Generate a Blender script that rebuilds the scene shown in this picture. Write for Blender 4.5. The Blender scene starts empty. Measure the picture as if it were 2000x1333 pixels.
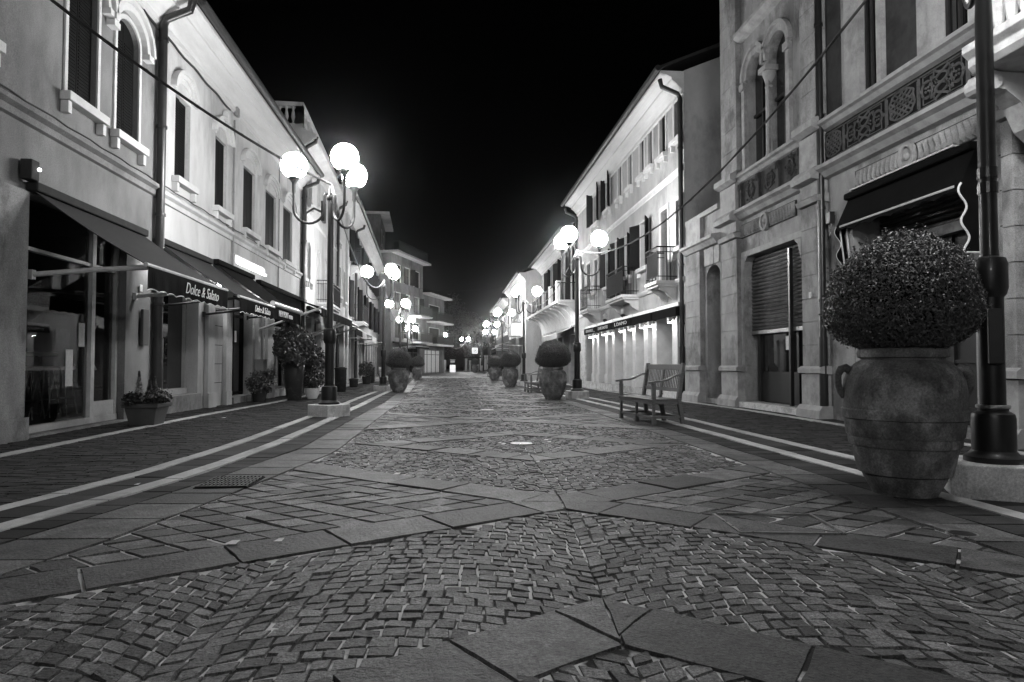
import bpy, bmesh, math, random
from mathutils import Vector
R = random.Random(11)
C = bpy.context.scene.collection
rad = math.radians
# ---------------------------------------------------------------- camera frame
F = 1300.0; YAW = rad(5.18); PIT = rad(1.917); CAM = Vector((0, 0, .95))
fv = Vector((math.sin(YAW)*math.cos(PIT), math.cos(YAW)*math.cos(PIT), math.sin(PIT)))
rv = Vector((math.cos(YAW), -math.sin(YAW), 0)); uv = rv.cross(fv)
def ray(px, py): return rv*((px-1000)/F) - uv*((py-666.5)/F) + fv
GT = [(-50, 0), (0, 0), (13, -.0), (20, -.06), (26, -.14), (40, -.18), (84, -.27), (160, -.3), (400, -.3)]
def pw(tab, y):
    if y <= tab[0][0]: return tab[0][1]
    for (a, b), (c, d) in zip(tab, tab[1:]):
        if y <= c: return b+(d-b)*(y-a)/(c-a)
    return tab[-1][1]
def gz(y): return pw(GT, y)
# ---------------------------------------------------------------- things and parts
OFF = {}
def tag(o, label=None, cat=None, group=None, kind=None):
    if label: o['label'] = label
    if cat: o['category'] = cat
    if group: o['group'] = group
    if kind: o['kind'] = kind
    return o
def thing(name, label, cat, loc=(0, 0, 0), group=None, rz=0):
    o = bpy.data.objects.new(name, None); C.objects.link(o); o.location = loc; o.rotation_euler.z = rz
    o.empty_display_size = .2
    OFF[o.name] = Vector((0, 0, 0)) if rz is None else Vector(loc)
    return tag(o, label, cat, group)
def copy_tree(o, parent=None):
    c = o.copy(); C.objects.link(c)
    if parent: c.parent = parent
    for ch in [x for x in bpy.data.objects if x.parent == o]: copy_tree(ch, c)
    return c
class MB:
    def __init__(s): s.v = []; s.f = []; s.t = []
    def poly(s, pts, tone=.5):
        n = len(s.v); s.v += [tuple(p) for p in pts]; s.f.append(tuple(range(n, n+len(pts)))); s.t.append(tone)
    def box8(s, p):
        n = len(s.v); s.v += [tuple(q) for q in p]
        for f in ((0, 3, 2, 1), (4, 5, 6, 7), (0, 1, 5, 4), (1, 2, 6, 5), (2, 3, 7, 6), (3, 0, 4, 7)):
            s.f.append(tuple(n+i for i in f)); s.t.append(.5)
    def box(s, x0, x1, y0, y1, z0, z1):
        s.box8([(x0, y0, z0), (x1, y0, z0), (x1, y1, z0), (x0, y1, z0), (x0, y0, z1), (x1, y0, z1), (x1, y1, z1), (x0, y1, z1)])
    def fbox(s, F_, a0, a1, z0, z1, t0, t1):
        s.box8([F_.P(a0, z0, t0), F_.P(a1, z0, t0), F_.P(a1, z0, t1), F_.P(a0, z0, t1), F_.P(a0, z1, t0), F_.P(a1, z1, t0), F_.P(a1, z1, t1), F_.P(a0, z1, t1)])
    def prism(s, pa, pb):
        n = len(s.v); k = len(pa); s.v += [tuple(q) for q in pa]+[tuple(q) for q in pb]
        s.f.append(tuple(range(n, n+k))); s.f.append(tuple(range(n+2*k-1, n+k-1, -1))); s.t += [.5, .5]
        for i in range(k):
            j = (i+1) % k; s.f.append((n+i, n+j, n+k+j, n+k+i)); s.t.append(.5)
    def sweep(s, F_, prof, a0, a1):        # closed profile of (t, z) run along the facade
        s.prism([F_.P(a0, z, t) for t, z in prof], [F_.P(a1, z, t) for t, z in prof])
    def tube(s, pts, r, n=8, r2=None):
        pts = [Vector(p) for p in pts]; m = len(pts); rings = []
        up = None
        for i, p in enumerate(pts):
            d = (pts[min(i+1, m-1)]-pts[max(i-1, 0)]).normalized()
            if up is None:
                up = Vector((0, 0, 1)) if abs(d.z) < .9 else Vector((1, 0, 0))
            x = d.cross(up).normalized(); y = x.cross(d).normalized(); up = y
            rr = r if r2 is None else r+(r2-r)*i/(m-1)
            rings.append([p+x*(rr*math.cos(2*math.pi*k/n))+y*(rr*math.sin(2*math.pi*k/n)) for k in range(n)])
        b = len(s.v)
        for q in rings: s.v += [tuple(p) for p in q]
        for i in range(m-1):
            for k in range(n):
                l = (k+1) % n; s.f.append((b+i*n+k, b+i*n+l, b+(i+1)*n+l, b+(i+1)*n+k)); s.t.append(.5)
        s.f.append(tuple(b+k for k in range(n))); s.f.append(tuple(b+(m-1)*n+k for k in range(n-1, -1, -1))); s.t += [.5, .5]
    def lathe(s, prof, c=(0, 0, 0), n=24, a0=0.0):
        c = Vector(c); b = len(s.v); m = len(prof)
        for r, z in prof:
            for k in range(n):
                a = a0+2*math.pi*k/n; s.v.append((c.x+r*math.cos(a), c.y+r*math.sin(a), c.z+z))
        for i in range(m-1):
            for k in range(n):
                l = (k+1) % n; s.f.append((b+i*n+k, b+i*n+l, b+(i+1)*n+l, b+(i+1)*n+k)); s.t.append(.5)
        if prof[0][0] > 1e-4: s.f.append(tuple(b+k for k in range(n-1, -1, -1))); s.t.append(.5)
        if prof[-1][0] > 1e-4: s.f.append(tuple(b+(m-1)*n+k for k in range(n))); s.t.append(.5)
    def sphere(s, c, r, n=16, m=10, sz=1.0):
        s.lathe([(max(1e-5, r*math.sin(math.pi*i/m)), -r*sz*math.cos(math.pi*i/m)) for i in range(m+1)], c, n)
    def leaf(s, p, nrm, L, W):
        d = Vector((R.gauss(0, 1), R.gauss(0, 1), R.gauss(0, 1))); d = d-nrm*d.dot(nrm)*.55
        if d.length < 1e-3: d = Vector((1, 0, 0))
        d.normalize(); w = d.cross(nrm+Vector((R.gauss(0, .5), R.gauss(0, .5), R.gauss(0, .5))))
        if w.length < 1e-3: w = d.orthogonal()
        w.normalize(); n_ = d.cross(w)
        s.poly((p-d*L*.5, p+w*W*.5+n_*L*.08, p+d*L*.5, p-w*W*.5+n_*L*.08), R.random())
    def build(s, name, mat, parent=None, smooth=False, bevel=0, recalc=True, tone=False):
        me = bpy.data.meshes.new(name)
        off = OFF.get(parent.name, Vector((0, 0, 0))) if parent else Vector((0, 0, 0))
        me.from_pydata([(x-off.x, y-off.y, z-off.z) for x, y, z in s.v], [], s.f)
        if tone:
            at = me.attributes.new('tone', 'FLOAT', 'FACE'); at.data.foreach_set('value', s.t)
        if recalc:
            bm = bmesh.new(); bm.from_mesh(me); bmesh.ops.remove_doubles(bm, verts=bm.verts, dist=1e-5) if smooth else None
            bmesh.ops.recalc_face_normals(bm, faces=bm.faces); bm.to_mesh(me); bm.free()
        if smooth:
            me.polygons.foreach_set('use_smooth', [True]*len(me.polygons)); me.set_sharp_from_angle(angle=rad(38))
        me.materials.append(mat)
        o = bpy.data.objects.new(name, me); C.objects.link(o)
        if parent: o.parent = parent; OFF[o.name] = off
        if bevel:
            m = o.modifiers.new('bevel', 'BEVEL'); m.width = bevel; m.segments = 2; m.limit_method = 'ANGLE'; m.angle_limit = rad(40)
        return o
class Fac:                                # a street front: a runs away from the camera, t comes out towards the street
    def __init__(s, x0, y0, deg, side):
        g = rad(deg); s.o = Vector((x0, y0, 0)); s.d = Vector((math.sin(g), math.cos(g), 0)); s.side = side
        s.n = Vector((math.cos(g), -math.sin(g), 0))*(1 if side < 0 else -1)
    def P(s, a, z, t=0): q = s.o+s.d*a+s.n*t; return Vector((q.x, q.y, z))
    def hit(s, px, py, t=0):
        r = ray(px, py); o = s.o+s.n*t; k = (o-CAM).dot(s.n)/r.dot(s.n); p = CAM+r*k
        return (p-s.o).dot(s.d), p.z
    def A(s, px, t=0): return s.hit(px, 600, t)[0]
    def g(s, a): return gz(s.o.y+s.d.y*a)
# ---------------------------------------------------------------- materials (all neutral grey: the photograph is black and white)
def nt(name):
    m = bpy.data.materials.new(name); m.use_nodes = True; t = m.node_tree; b = t.nodes['Principled BSDF']; return m, t, b
def N(t, typ, **kw):
    n = t.nodes.new(typ)
    for k, v in kw.items():
        if k in n.inputs: n.inputs[k].default_value = v
        else: setattr(n, k, v)
    return n
def mat(name, v0, v1=None, rough=.8, scale=3.0, bump=.15, bscale=60, metal=0.0, spec=.18, blot=0.0, tone=0.0, coat=0.0, stretch=(1, 1, 1), bdist=.004, grit=.12, gscale=150):
    v1 = v0*1.25 if v1 is None else v1
    m, t, b = nt(name); L = t.links.new
    tc = N(t, 'ShaderNodeTexCoord'); mp = N(t, 'ShaderNodeMapping'); mp.inputs['Scale'].default_value = stretch
    L(tc.outputs['Object'], mp.inputs[0])
    n1 = N(t, 'ShaderNodeTexNoise', Scale=scale, Detail=8.0, Roughness=.62); L(mp.outputs[0], n1.inputs['Vector'])
    cr = N(t, 'ShaderNodeMapRange'); cr.inputs[1].default_value = .3; cr.inputs[2].default_value = .7
    cr.inputs[3].default_value = v0; cr.inputs[4].default_value = v1; L(n1.outputs[0], cr.inputs[0]); out = cr.outputs[0]
    if blot:                               # stains with a shape of their own
        n2 = N(t, 'ShaderNodeTexNoise', Scale=scale*.45, Detail=10.0, Roughness=.7); L(mp.outputs[0], n2.inputs['Vector'])
        r2 = N(t, 'ShaderNodeMapRange'); r2.inputs[1].default_value = .5; r2.inputs[2].default_value = .6; r2.inputs[3].default_value = 1; r2.inputs[4].default_value = 1+blot
        L(n2.outputs[0], r2.inputs[0]); mm = N(t, 'ShaderNodeMath', operation='MULTIPLY'); L(out, mm.inputs[0]); L(r2.outputs[0], mm.inputs[1]); out = mm.outputs[0]
    if grit:                               # mineral grain
        n5 = N(t, 'ShaderNodeTexNoise', Scale=gscale, Detail=3.0, Roughness=.8); L(tc.outputs['Object'], n5.inputs['Vector'])
        r5 = N(t, 'ShaderNodeMapRange'); r5.inputs[1].default_value = .38; r5.inputs[2].default_value = .62; r5.inputs[3].default_value = 1-grit; r5.inputs[4].default_value = 1+grit; r5.clamp = False
        L(n5.outputs[0], r5.inputs[0]); mm = N(t, 'ShaderNodeMath', operation='MULTIPLY'); L(out, mm.inputs[0]); L(r5.outputs[0], mm.inputs[1]); m1 = N(t, 'ShaderNodeMath', operation='MAXIMUM'); m1.inputs[1].default_value = .002; L(mm.outputs[0], m1.inputs[0]); out = m1.outputs[0]
    if tone:
        at = N(t, 'ShaderNodeAttribute', attribute_name='tone'); r3 = N(t, 'ShaderNodeMapRange'); r3.inputs[3].default_value = 1-tone; r3.inputs[4].default_value = 1+tone
        L(at.outputs['Fac'], r3.inputs[0]); mm = N(t, 'ShaderNodeMath', operation='MULTIPLY'); L(out, mm.inputs[0]); L(r3.outputs[0], mm.inputs[1]); out = mm.outputs[0]
    cc = N(t, 'ShaderNodeCombineColor'); [L(out, cc.inputs[i]) for i in range(3)]; L(cc.outputs[0], b.inputs['Base Color'])
    b.inputs['Metallic'].default_value = metal; b.inputs['Specular IOR Level'].default_value = spec; b.inputs['Coat Weight'].default_value = coat
    rr = N(t, 'ShaderNodeMapRange'); rr.inputs[3].default_value = max(0, rough-.12); rr.inputs[4].default_value = min(1, rough+.12); L(n1.outputs[0], rr.inputs[0]); L(rr.outputs[0], b.inputs['Roughness'])
    if bump:
        n3 = N(t, 'ShaderNodeTexNoise', Scale=bscale, Detail=6.0, Roughness=.65); L(mp.outputs[0], n3.inputs['Vector'])
        bu = N(t, 'ShaderNodeBump', Strength=bump, Distance=bdist); L(n3.outputs[0], bu.inputs['Height']); L(bu.outputs[0], b.inputs['Normal'])
    return m
def emis(name, s, c=1.0):
    m, t, b = nt(name); b.inputs['Base Color'].default_value = (.8, .8, .8, 1); b.inputs['Emission Color'].default_value = (c, c, c, 1); b.inputs['Emission Strength'].default_value = s; return m
def glassmat(name, tint=.9):
    m = bpy.data.materials.new(name); m.use_nodes = True; t = m.node_tree; t.nodes.clear(); L = t.links.new
    o = N(t, 'ShaderNodeOutputMaterial'); mx = N(t, 'ShaderNodeMixShader'); tr = N(t, 'ShaderNodeBsdfTransparent'); tr.inputs[0].default_value = (tint,)*3+(1,)
    gl = N(t, 'ShaderNodeBsdfGlossy', Roughness=.015); gl.inputs[0].default_value = (1, 1, 1, 1); fr = N(t, 'ShaderNodeFresnel', IOR=1.55)
    L(fr.outputs[0], mx.inputs[0]); L(tr.outputs[0], mx.inputs[1]); L(gl.outputs[0], mx.inputs[2]); L(mx.outputs[0], o.inputs[0]); return m
def cobmat(name, v0, v1, tone, rough, painted_glint):
    m = mat(name, v0, v1, rough=rough, scale=9, bump=1.0, bscale=48, spec=.3, tone=tone, bdist=.014, blot=-.4, grit=.5, gscale=95); t = m.node_tree; b = t.nodes['Principled BSDF']; L = t.links.new
    tc = t.nodes['Texture Coordinate']; vo = N(t, 'ShaderNodeTexVoronoi', Scale=150.0); L(tc.outputs['Object'], vo.inputs['Vector'])
    r = N(t, 'ShaderNodeMapRange'); r.inputs[1].default_value = 0; r.inputs[2].default_value = .17; r.inputs[3].default_value = painted_glint; r.inputs[4].default_value = 0; L(vo.outputs['Distance'], r.inputs[0])  # glints painted into the base colour as pale specks
    n = N(t, 'ShaderNodeTexNoise', Scale=16.0, Detail=5.0); L(tc.outputs['Object'], n.inputs['Vector']); r4 = N(t, 'ShaderNodeMapRange'); r4.inputs[1].default_value = .56; r4.inputs[2].default_value = .66; L(n.outputs[0], r4.inputs[0])
    mu = N(t, 'ShaderNodeMath', operation='MULTIPLY'); L(r.outputs[0], mu.inputs[0]); L(r4.outputs[0], mu.inputs[1])
    src = b.inputs['Base Color'].links[0].from_node.inputs[0].links[0].from_socket
    ad = N(t, 'ShaderNodeMath', operation='ADD'); L(src, ad.inputs[0]); L(mu.outputs[0], ad.inputs[1]); cc = b.inputs['Base Color'].links[0].from_node
    [L(ad.outputs[0], cc.inputs[i]) for i in range(3)]; return m
M = dict(
 plaster=mat('pale plaster', .50, .70, .9, 1.2, .7, 60, blot=-.26, stretch=(1, 1, .35), grit=.10, gscale=60),
 plaster_old_dim=mat('dimmed weathered plaster', .13, .29, .92, 1.1, .6, 60, grit=.22, gscale=70, blot=-.35, stretch=(1, 1, .5)),  # walls given a darker tone in place of weak lamp light
 plaster_mid=mat('grey plaster', .28, .42, .92, 1.5, .4, 60, blot=-.25),
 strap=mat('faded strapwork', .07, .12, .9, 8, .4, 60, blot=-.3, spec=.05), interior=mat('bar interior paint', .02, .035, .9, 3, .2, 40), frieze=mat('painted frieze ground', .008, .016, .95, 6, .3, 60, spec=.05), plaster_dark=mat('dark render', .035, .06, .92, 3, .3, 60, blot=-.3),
 plaster_b=mat('cream plaster', .36, .52, .9, 1.3, .6, 60, blot=-.28, stretch=(1, 1, .6)),
 trim=mat('white trim', .6, .74, .75, 3, .1, 60, blot=-.1),
 stone=mat('ashlar stone', .22, .40, .85, 2.6, .6, 45, grit=.22, gscale=80, blot=-.45, stretch=(1, 1, .6)),
 stone_trim=mat('stone mouldings', .28, .44, .8, 4, .4, 50, blot=-.25),
 stone_carved_shade=mat('shaded carved stone', .04, .08, .85, 9, .6, 50, blot=-.4),  # stone darkened to imitate shade in the recesses of the carving
 plinth=mat('istrian stone', .52, .75, .8, 7, .8, 30, blot=-.35, grit=.2, gscale=60),
 roof=mat('roof tiles', .02, .04, .9, 8, .6, 25),
 gutter=mat('painted gutter', .015, .025, .45, 6, .1, 30, spec=.5),
 soffit=mat('soffit', .6, .74, .85, 2, .1, 60, blot=-.15, stretch=(1, .15, 1)),
 pipe=mat('dark downpipe', .012, .02, .35, 6, .1, 30, spec=.6),
 pipe_lt=mat('pale downpipe', .2, .3, .5, 6, .1, 30),
 shutter=mat('shutter paint', .006, .011, .7, 9, .2, 60, spec=.1),
 shutter_lt=mat('pale shutters', .32, .45, .7, 9, .2, 60),
 dark=mat('painted dark', .008, .014, .9, 4, 0),
 pane=mat('window pane', .006, .010, .08, 4, 0, spec=.8),
 iron=mat('cast iron paint', .007, .012, .42, 14, .06, 60, spec=.4, coat=.05),
 wrought=mat('wrought iron', .012, .02, .5, 20, .2, 60),
 steel=mat('brushed steel', .35, .5, .3, 20, .05, 60, metal=.9),
 alu=mat('white aluminium', .5, .65, .35, 8, .03, 60, spec=.6),
 rollsh=mat('roller shutter metal', .09, .2, .38, 6, .15, 30, metal=.5, blot=-.35),
 fabric=mat('dark awning fabric', .005, .009, .95, 8, .3, 300, spec=.04),
 fabric_mid=mat('grey awning fabric', .022, .04, .85, 3, .4, 300, blot=-.2),
 fabric_lt=mat('white awning fabric', .5, .65, .85, 6, .2, 200),
 piping=mat('white piping', .7, .8, .6, 8, 0), letter=mat('white lettering', .75, .8, .6, 8, 0), paper=mat('paper', .6, .75, .8, 20, 0),
 wood=mat('weathered bench wood', .06, .15, .5, 10, .6, 50, stretch=(1, 8, 8), spec=.5),
 darkwood=mat('dark door wood', .01, .02, .45, 6, .3, 40, spec=.5),
 terra=mat('terracotta', .065, .17, .8, 6, .8, 40, blot=1.0, grit=.25, gscale=60),
 leaf=mat('box leaves', .03, .08, .38, 40, 0, tone=.45, spec=.5),
 leaf2=mat('broad leaves', .03, .05, .3, 20, 0, tone=.4, spec=.6), core=mat('dark core', .006, .01, .9, 10, 0),
 flower=mat('pale flowers', .35, .6, .6, 30, 0, tone=.3), bark=mat('bark', .04, .07, .9, 12, .6, 30, stretch=(1, 1, .3)),
 pot_dark=mat('dark glazed pot', .02, .03, .25, 6, .1, 30), pot_grey=mat('grey planter', .08, .11, .6, 5, .2, 30), pot_white=mat('white pot', .5, .6, .5, 6, .1, 30),
 cable=mat('cable', .02, .03, .5, 30, 0), cable_lt=mat('pale cable', .3, .4, .5, 30, 0), cable_mid=mat('twisted cable', .04, .07, .5, 30, 0),
 skydark=mat('dark stage', .01, .01, .9, 4, 0),
 glass=glassmat('shop glass'),
 globe=emis('globe light', 110.0), bulb=emis('small lamp', 240.0), bulb_dim=emis('alarm light', 12.0), tubelamp=emis('strip lamp', 3.0), lit=emis('lit interior', .55), lit_dim=emis('dim lit window', .03), downlight=emis('pier downlight', 85.0),
 cob=cobmat('porphyry setts', .058, .18, .62, .54, 1.3),
 slab=cobmat('porphyry slabs', .046, .14, .62, .52, .4),
 brick=mat('pavement bricks', .018, .05, .75, 7, .9, 40, grit=.4, tone=.55, spec=.2),
 wline=mat('white stone course', .4, .58, .6, 4, .4, 40, blot=-.3, tone=.12),
)
m_ = M['pane'].node_tree.nodes['Principled BSDF']; [M['pane'].node_tree.links.remove(l) for l in list(m_.inputs['Roughness'].links)]; m_.inputs['Roughness'].default_value = .03; m_.inputs['Specular IOR Level'].default_value = 1.0
def joint(name):
    m, t, b = nt(name); L = t.links.new; tc = N(t, 'ShaderNodeTexCoord')
    n = N(t, 'ShaderNodeTexNoise', Scale=.8, Detail=5.0); L(tc.outputs['Object'], n.inputs['Vector'])
    n2 = N(t, 'ShaderNodeTexNoise', Scale=7.0, Detail=4.0); L(tc.outputs['Object'], n2.inputs['Vector'])
    a = N(t, 'ShaderNodeMath', operation='ADD'); L(n.outputs[0], a.inputs[0]); L(n2.outputs[0], a.inputs[1])
    r = N(t, 'ShaderNodeMapRange'); r.inputs[1].default_value = .93; r.inputs[2].default_value = 1.03; r.inputs[3].default_value = .012; r.inputs[4].default_value = .55; L(a.outputs[0], r.inputs[0])
    cc = N(t, 'ShaderNodeCombineColor'); [L(r.outputs[0], cc.inputs[i]) for i in range(3)]; L(cc.outputs[0], b.inputs['Base Color'])
    b.inputs['Roughness'].default_value = .9; n3 = N(t, 'ShaderNodeTexNoise', Scale=90.0); L(tc.outputs['Object'], n3.inputs['Vector']); bu = N(t, 'ShaderNodeBump', Strength=.6, Distance=.006)
    L(n3.outputs[0], bu.inputs['Height']); L(bu.outputs[0], b.inputs['Normal']); return m
M['joint'] = joint('sand joints')
# ---------------------------------------------------------------- paving
LXF = [(-3, -2.6), (2, -2.3), (3, -2.02), (3.55, -1.85), (4, -1.76), (4.7, -1.63), (5.5, -1.5), (7.2, -1.24), (16, -1.27), (30, -1.75), (45, -2.3), (60, -2.8)]   # field edge, left
LXM = [(-3, -3.0), (2, -2.75), (3.5, -2.37), (4.2, -2.2), (4.9, -2.06), (5.5, -1.94), (7.5, -1.68), (16, -1.66), (30, -2.1), (45, -2.65), (60, -3.2)]
LW1 = [(-3, -3.1), (2, -2.85), (3.8, -2.54), (4.8, -2.32), (5.8, -2.13), (8, -2.0), (12, -1.98), (16, -2.05), (30, -2.5), (45, -3.05), (60, -3.6)]
def RXF(y): return 2.78
def lx(tab, off=0): return lambda y: pw(tab, y)+off
def clip(poly, a, b, c):                    # keep a*x+b*y+c >= 0
    out = []
    for i in range(len(poly)):
        p, q = poly[i], poly[(i+1) % len(poly)]; dp = a*p[0]+b*p[1]+c; dq = a*q[0]+b*q[1]+c
        if dp >= 0: out.append(p)
        if dp*dq < 0: k = dp/(dp-dq); out.append((p[0]+(q[0]-p[0])*k, p[1]+(q[1]-p[1])*k))
    return out
def fieldclip(poly):
    if len(poly) < 3: return []
    y = sum(p[1] for p in poly)/len(poly); x0, x1 = pw(LXF, y-.3), pw(LXF, y+.3); s = (x1-x0)/.6; xc = pw(LXF, y)+.008-xsh(y)
    poly = clip(poly, 1, -s, -(xc-s*y))
    return clip(poly, -1, 0, RXF(y)-.008-xsh(y)) if len(poly) >= 3 else []
XCT = [(-6, .5), (2.3, .58), (4.6, .76), (8, .84), (60, .9)]
def xsh(y): return pw(XCT, y)-.77
def T(x, d): return x*.996, (d-.09*x)/.9959
def stone(mb, poly, h=.004, inset=.010, jit=.0, deep=.022, tilt=.02, gap=.005, pat=False, worn=0):
    if len(poly) < 3: return
    if worn:                                # worn, slightly wavy edges on big slabs
        q = []
        for i in range(len(poly)):
            a, b = poly[i], poly[(i+1) % len(poly)]; n_ = max(1, int(math.hypot(b[0]-a[0], b[1]-a[1])/.07)) if max(a[1], b[1]) < 9 else 1
            for k in range(n_): u = k/n_; j = worn if k else worn*.6; q.append((a[0]+(b[0]-a[0])*u+R.uniform(-j, j), a[1]+(b[1]-a[1])*u+R.uniform(-j, j)))
        poly = q
    poly = [T(x+(xsh(y) if pat else 0), y) for x, y in poly]
    A_ = 0
    for i in range(len(poly)):
        p, q = poly[i], poly[(i+1) % len(poly)]; A_ += p[0]*q[1]-p[1]*q[0]
    if abs(A_)*.5 < .0009: return
    if A_ < 0: poly = poly[::-1]
    cx = sum(p[0] for p in poly)/len(poly); cy = sum(p[1] for p in poly)/len(poly)
    tx, ty = R.gauss(0, tilt), R.gauss(0, tilt); z0 = gz(cy)+h+R.gauss(0, .0015); sl = gz(cy+.5)-gz(cy-.5)
    rr = []; top = []
    for x, y in poly:
        x += R.uniform(-jit, jit); y += R.uniform(-jit, jit); d = math.hypot(x-cx, y-cy) or 1
        k0 = max(.2, 1-gap/d); k1 = max(.15, 1-inset/d)
        ox, oy = cx+(x-cx)*k0, cy+(y-cy)*k0; ix, iy = cx+(x-cx)*k1, cy+(y-cy)*k1
        rr.append((ox, oy, z0-deep+sl*(oy-cy))); top.append((ix, iy, z0+tx*(ix-cx)+ty*(iy-cy)+sl*(iy-cy)))
    n = len(mb.v); k = len(poly); mb.v += rr+top; tn = R.random()
    mb.f.append(tuple(range(n+k, n+2*k))); mb.t.append(tn)
    for i in range(k):
        j = (i+1) % k; mb.f.append((n+i, n+j, n+k+j, n+k+i)); mb.t.append(tn*.6)
XC = .77; SM = .72; PER = 6.6; YB = 1.3
def region(x, y):
    k = round((y-YB)/PER); v = abs(y-(YB+PER*k)); u = abs(x-XC); f = 3.3-v-SM*u; g = 1.2-v-SM*u
    return f, g
cob = MB(); slab = MB(); grid = MB(); y_end = 52
W = 1.5; p_ = .078; ncol = 6; s0 = XC-W*3
for col in range(ncol):                        # fan setts in stacked segmental arcs
    xc = s0+W*(col+.5); row = 0; y = -1.0+(col % 2)*.0
    while y < y_end:
        st = .082 if y < 22 else .16; pr = p_ if y < 22 else .15
        us = [-W/2]
        while us[-1] < W/2-st*1.45: us.append(us[-1]+st*R.uniform(.82, 1.2))
        us.append(W/2)
        for u0, u1 in zip(us, us[1:]):
            def mp(u, v): return (xc+u, v+.23*(1-(2*u/W)**2))
            q = [mp(u0, y), mp(u1, y), mp(u1, y+pr), mp(u0, y+pr)]
            cx = sum(a[0] for a in q)/4; cy = sum(a[1] for a in q)/4
            if cy < .9 or cx+xsh(cy) < pw(LXF, cy)+.03 or cx+xsh(cy) > RXF(cy)-.03: continue
            f, g = region(cx, cy)
            if f < .255 or abs(g) < .232: continue
            stone(cob, q, h=0, inset=.010, jit=.006, deep=.016, tilt=.05, gap=.002, pat=True)
        y += pr; row += 1
def dirs(sx, sy):
    n = math.hypot(1, SM); e = (sx/n, sy*SM/n); w = (-sy*SM/n*sx*sx, 0)
    return e, (-e[1], e[0])
def band(xc, yc, sx, sy, s0_, s1_, L_, keep, mb):
    e, w = dirs(sx, sy); s_ = s0_
    while s_ < s1_:
        l = L_*R.uniform(.85, 1.15)
        q = [(xc+e[0]*a+w[0]*b, yc+e[1]*a+w[1]*b) for a, b in ((s_, -.188), (s_+l, -.188), (s_+l, .188), (s_, .188))]
        for h in keep: q = clip(q, *h) if len(q) >= 3 else []
        q = fieldclip(q)
        if q and min(p[1] for p in q) > -1.5: stone(mb, q, h=.005, inset=.010, deep=.03, tilt=.008, gap=.005, pat=True, worn=.0035)
        s_ += l
for k in range(-1, 8):
    yk = YB+PER*k+3.3                      # crossings
    for sx in (-1, 1):
        for sy in (-1, 1):
            band(XC, yk, sx, sy, -.3, 5.2, .62, [(sx, 0, -sx*XC), (0, sy, -sy*yk), (0, -sy, sy*(yk+sy*3.3))], slab)
    ym = YB+PER*k                          # inner diamond
    for sy in (-1, 1):
        for sx in (-1, 1):
            band(XC, ym+sy*1.2, sx, -sy, -.35, 2.6, .5, [(sx, 0, -sx*XC), (0, sy, -sy*ym)], slab)
    for sx in (-1, 1):                       # squared setts in the side triangles
        n = math.hypot(1, SM); e1 = (sx/n, SM/n); e2 = (sx/n, -SM/n); st = .205
        for i in range(0, 26):
            for j in range(0, 26):
                q = [(XC+e1[0]*a*st+e2[0]*b*st, yk+e1[1]*a*st+e2[1]*b*st) for a, b in ((i, j), (i+1, j), (i+1, j+1), (i, j+1))]
                if min(p[1] for p in q) < -1 or q[0][1] > y_end: continue
                # |y-yk| < SM*|x-xc| - .25
                q = clip(q, SM*sx, -1, -SM*sx*XC-.25+yk)
                if len(q) >= 3: q = clip(q, SM*sx, 1, -SM*sx*XC-.25-yk)
                q = fieldclip(q) if len(q) >= 3 else []
                if q: stone(grid, q, h=.001, inset=.015, jit=.002, deep=.018, tilt=.02, gap=.007, pat=True, worn=.002)
tag(cob.build('cobblestones', M['cob'], recalc=False, tone=True), kind='structure')
tag(grid.build('squared_setts', M['cob'], recalc=False, tone=True), kind='structure')
def strip(mb, xa, xb, y0, y1, step, **kw):
    y = y0
    while y < y1:
        l = step*R.uniform(.85, 1.15)*(1 if y < 20 else 2)
        stone(mb, [(xa(y), y), (xb(y), y), (xb(y+l), y+l), (xa(y+l), y+l)], **kw); y += l
kw = dict(h=.005, inset=.009, deep=.03, tilt=.006, gap=.005, worn=.002)
strip(slab, lx(LXM), lx(LXF), -1, 62, .42, **kw)
strip(slab, lambda y: RXF(y), lambda y: 3.12, -1, 62, .42, **kw)
tag(slab.build('stone_slabs', M['slab'], recalc=False, tone=True), kind='structure')
dk = MB()
strip(dk, lx(LW1, .01), lambda y: pw(LXM, y), -1, 62, .22, **kw)
strip(dk, lx(LW1, -.458), lx(LW1, -.152), -1, 62, .34, **kw)
strip(dk, lambda y: 3.12, lambda y: 3.44, -1, 62, .22, **kw)
strip(dk, lambda y: 3.61, lambda y: 3.93, -1, 62, .34, **kw)
LK = [(-3, -4.75), (9, -4.6), (17, -4.45), (38, -5.3), (60, -6.2)]; RK = [(-3, 6.05), (18, 5.98), (60, 6.0)]
def bricks(x0, x1, y0, y1, lx_=.22, ly=.075):
    y = y0; r = 0
    while y < y1:
        s_ = 1 if y < 16 else 2; a, b = x0(y), x1(y); x = a-R.random()*lx_
        while x < b:
            q = [(max(x, a), y), (min(x+lx_*s_, b), y), (min(x+lx_*s_, b), y+ly*s_), (max(x, a), y+ly*s_)]
            if q[1][0]-q[0][0] > .03: stone(dk, q, h=.001, inset=.008, deep=.018, tilt=.012, gap=.004, jit=.001)
            x += lx_*s_
        y += ly*s_; r += 1
bricks(lx(LK, .08), lx(LW1, -.61), 3.0, 42)
bricks(lambda y: 4.1, lambda y: pw(RK, y)-.08, 4.0, 42)
bricks(lambda y: pw(LK, y)-1.5, lx(LK, -.08), 5, 26)
bricks(lambda y: pw(RK, y)+.08, lambda y: pw(RK, y)+.75, 5.5, 26)
tag(dk.build('pavement', M['brick'], recalc=False, tone=True), kind='structure')
wl = MB(); kw2 = dict(h=.009, inset=.007, deep=.03, tilt=.002, gap=.003)
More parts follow.
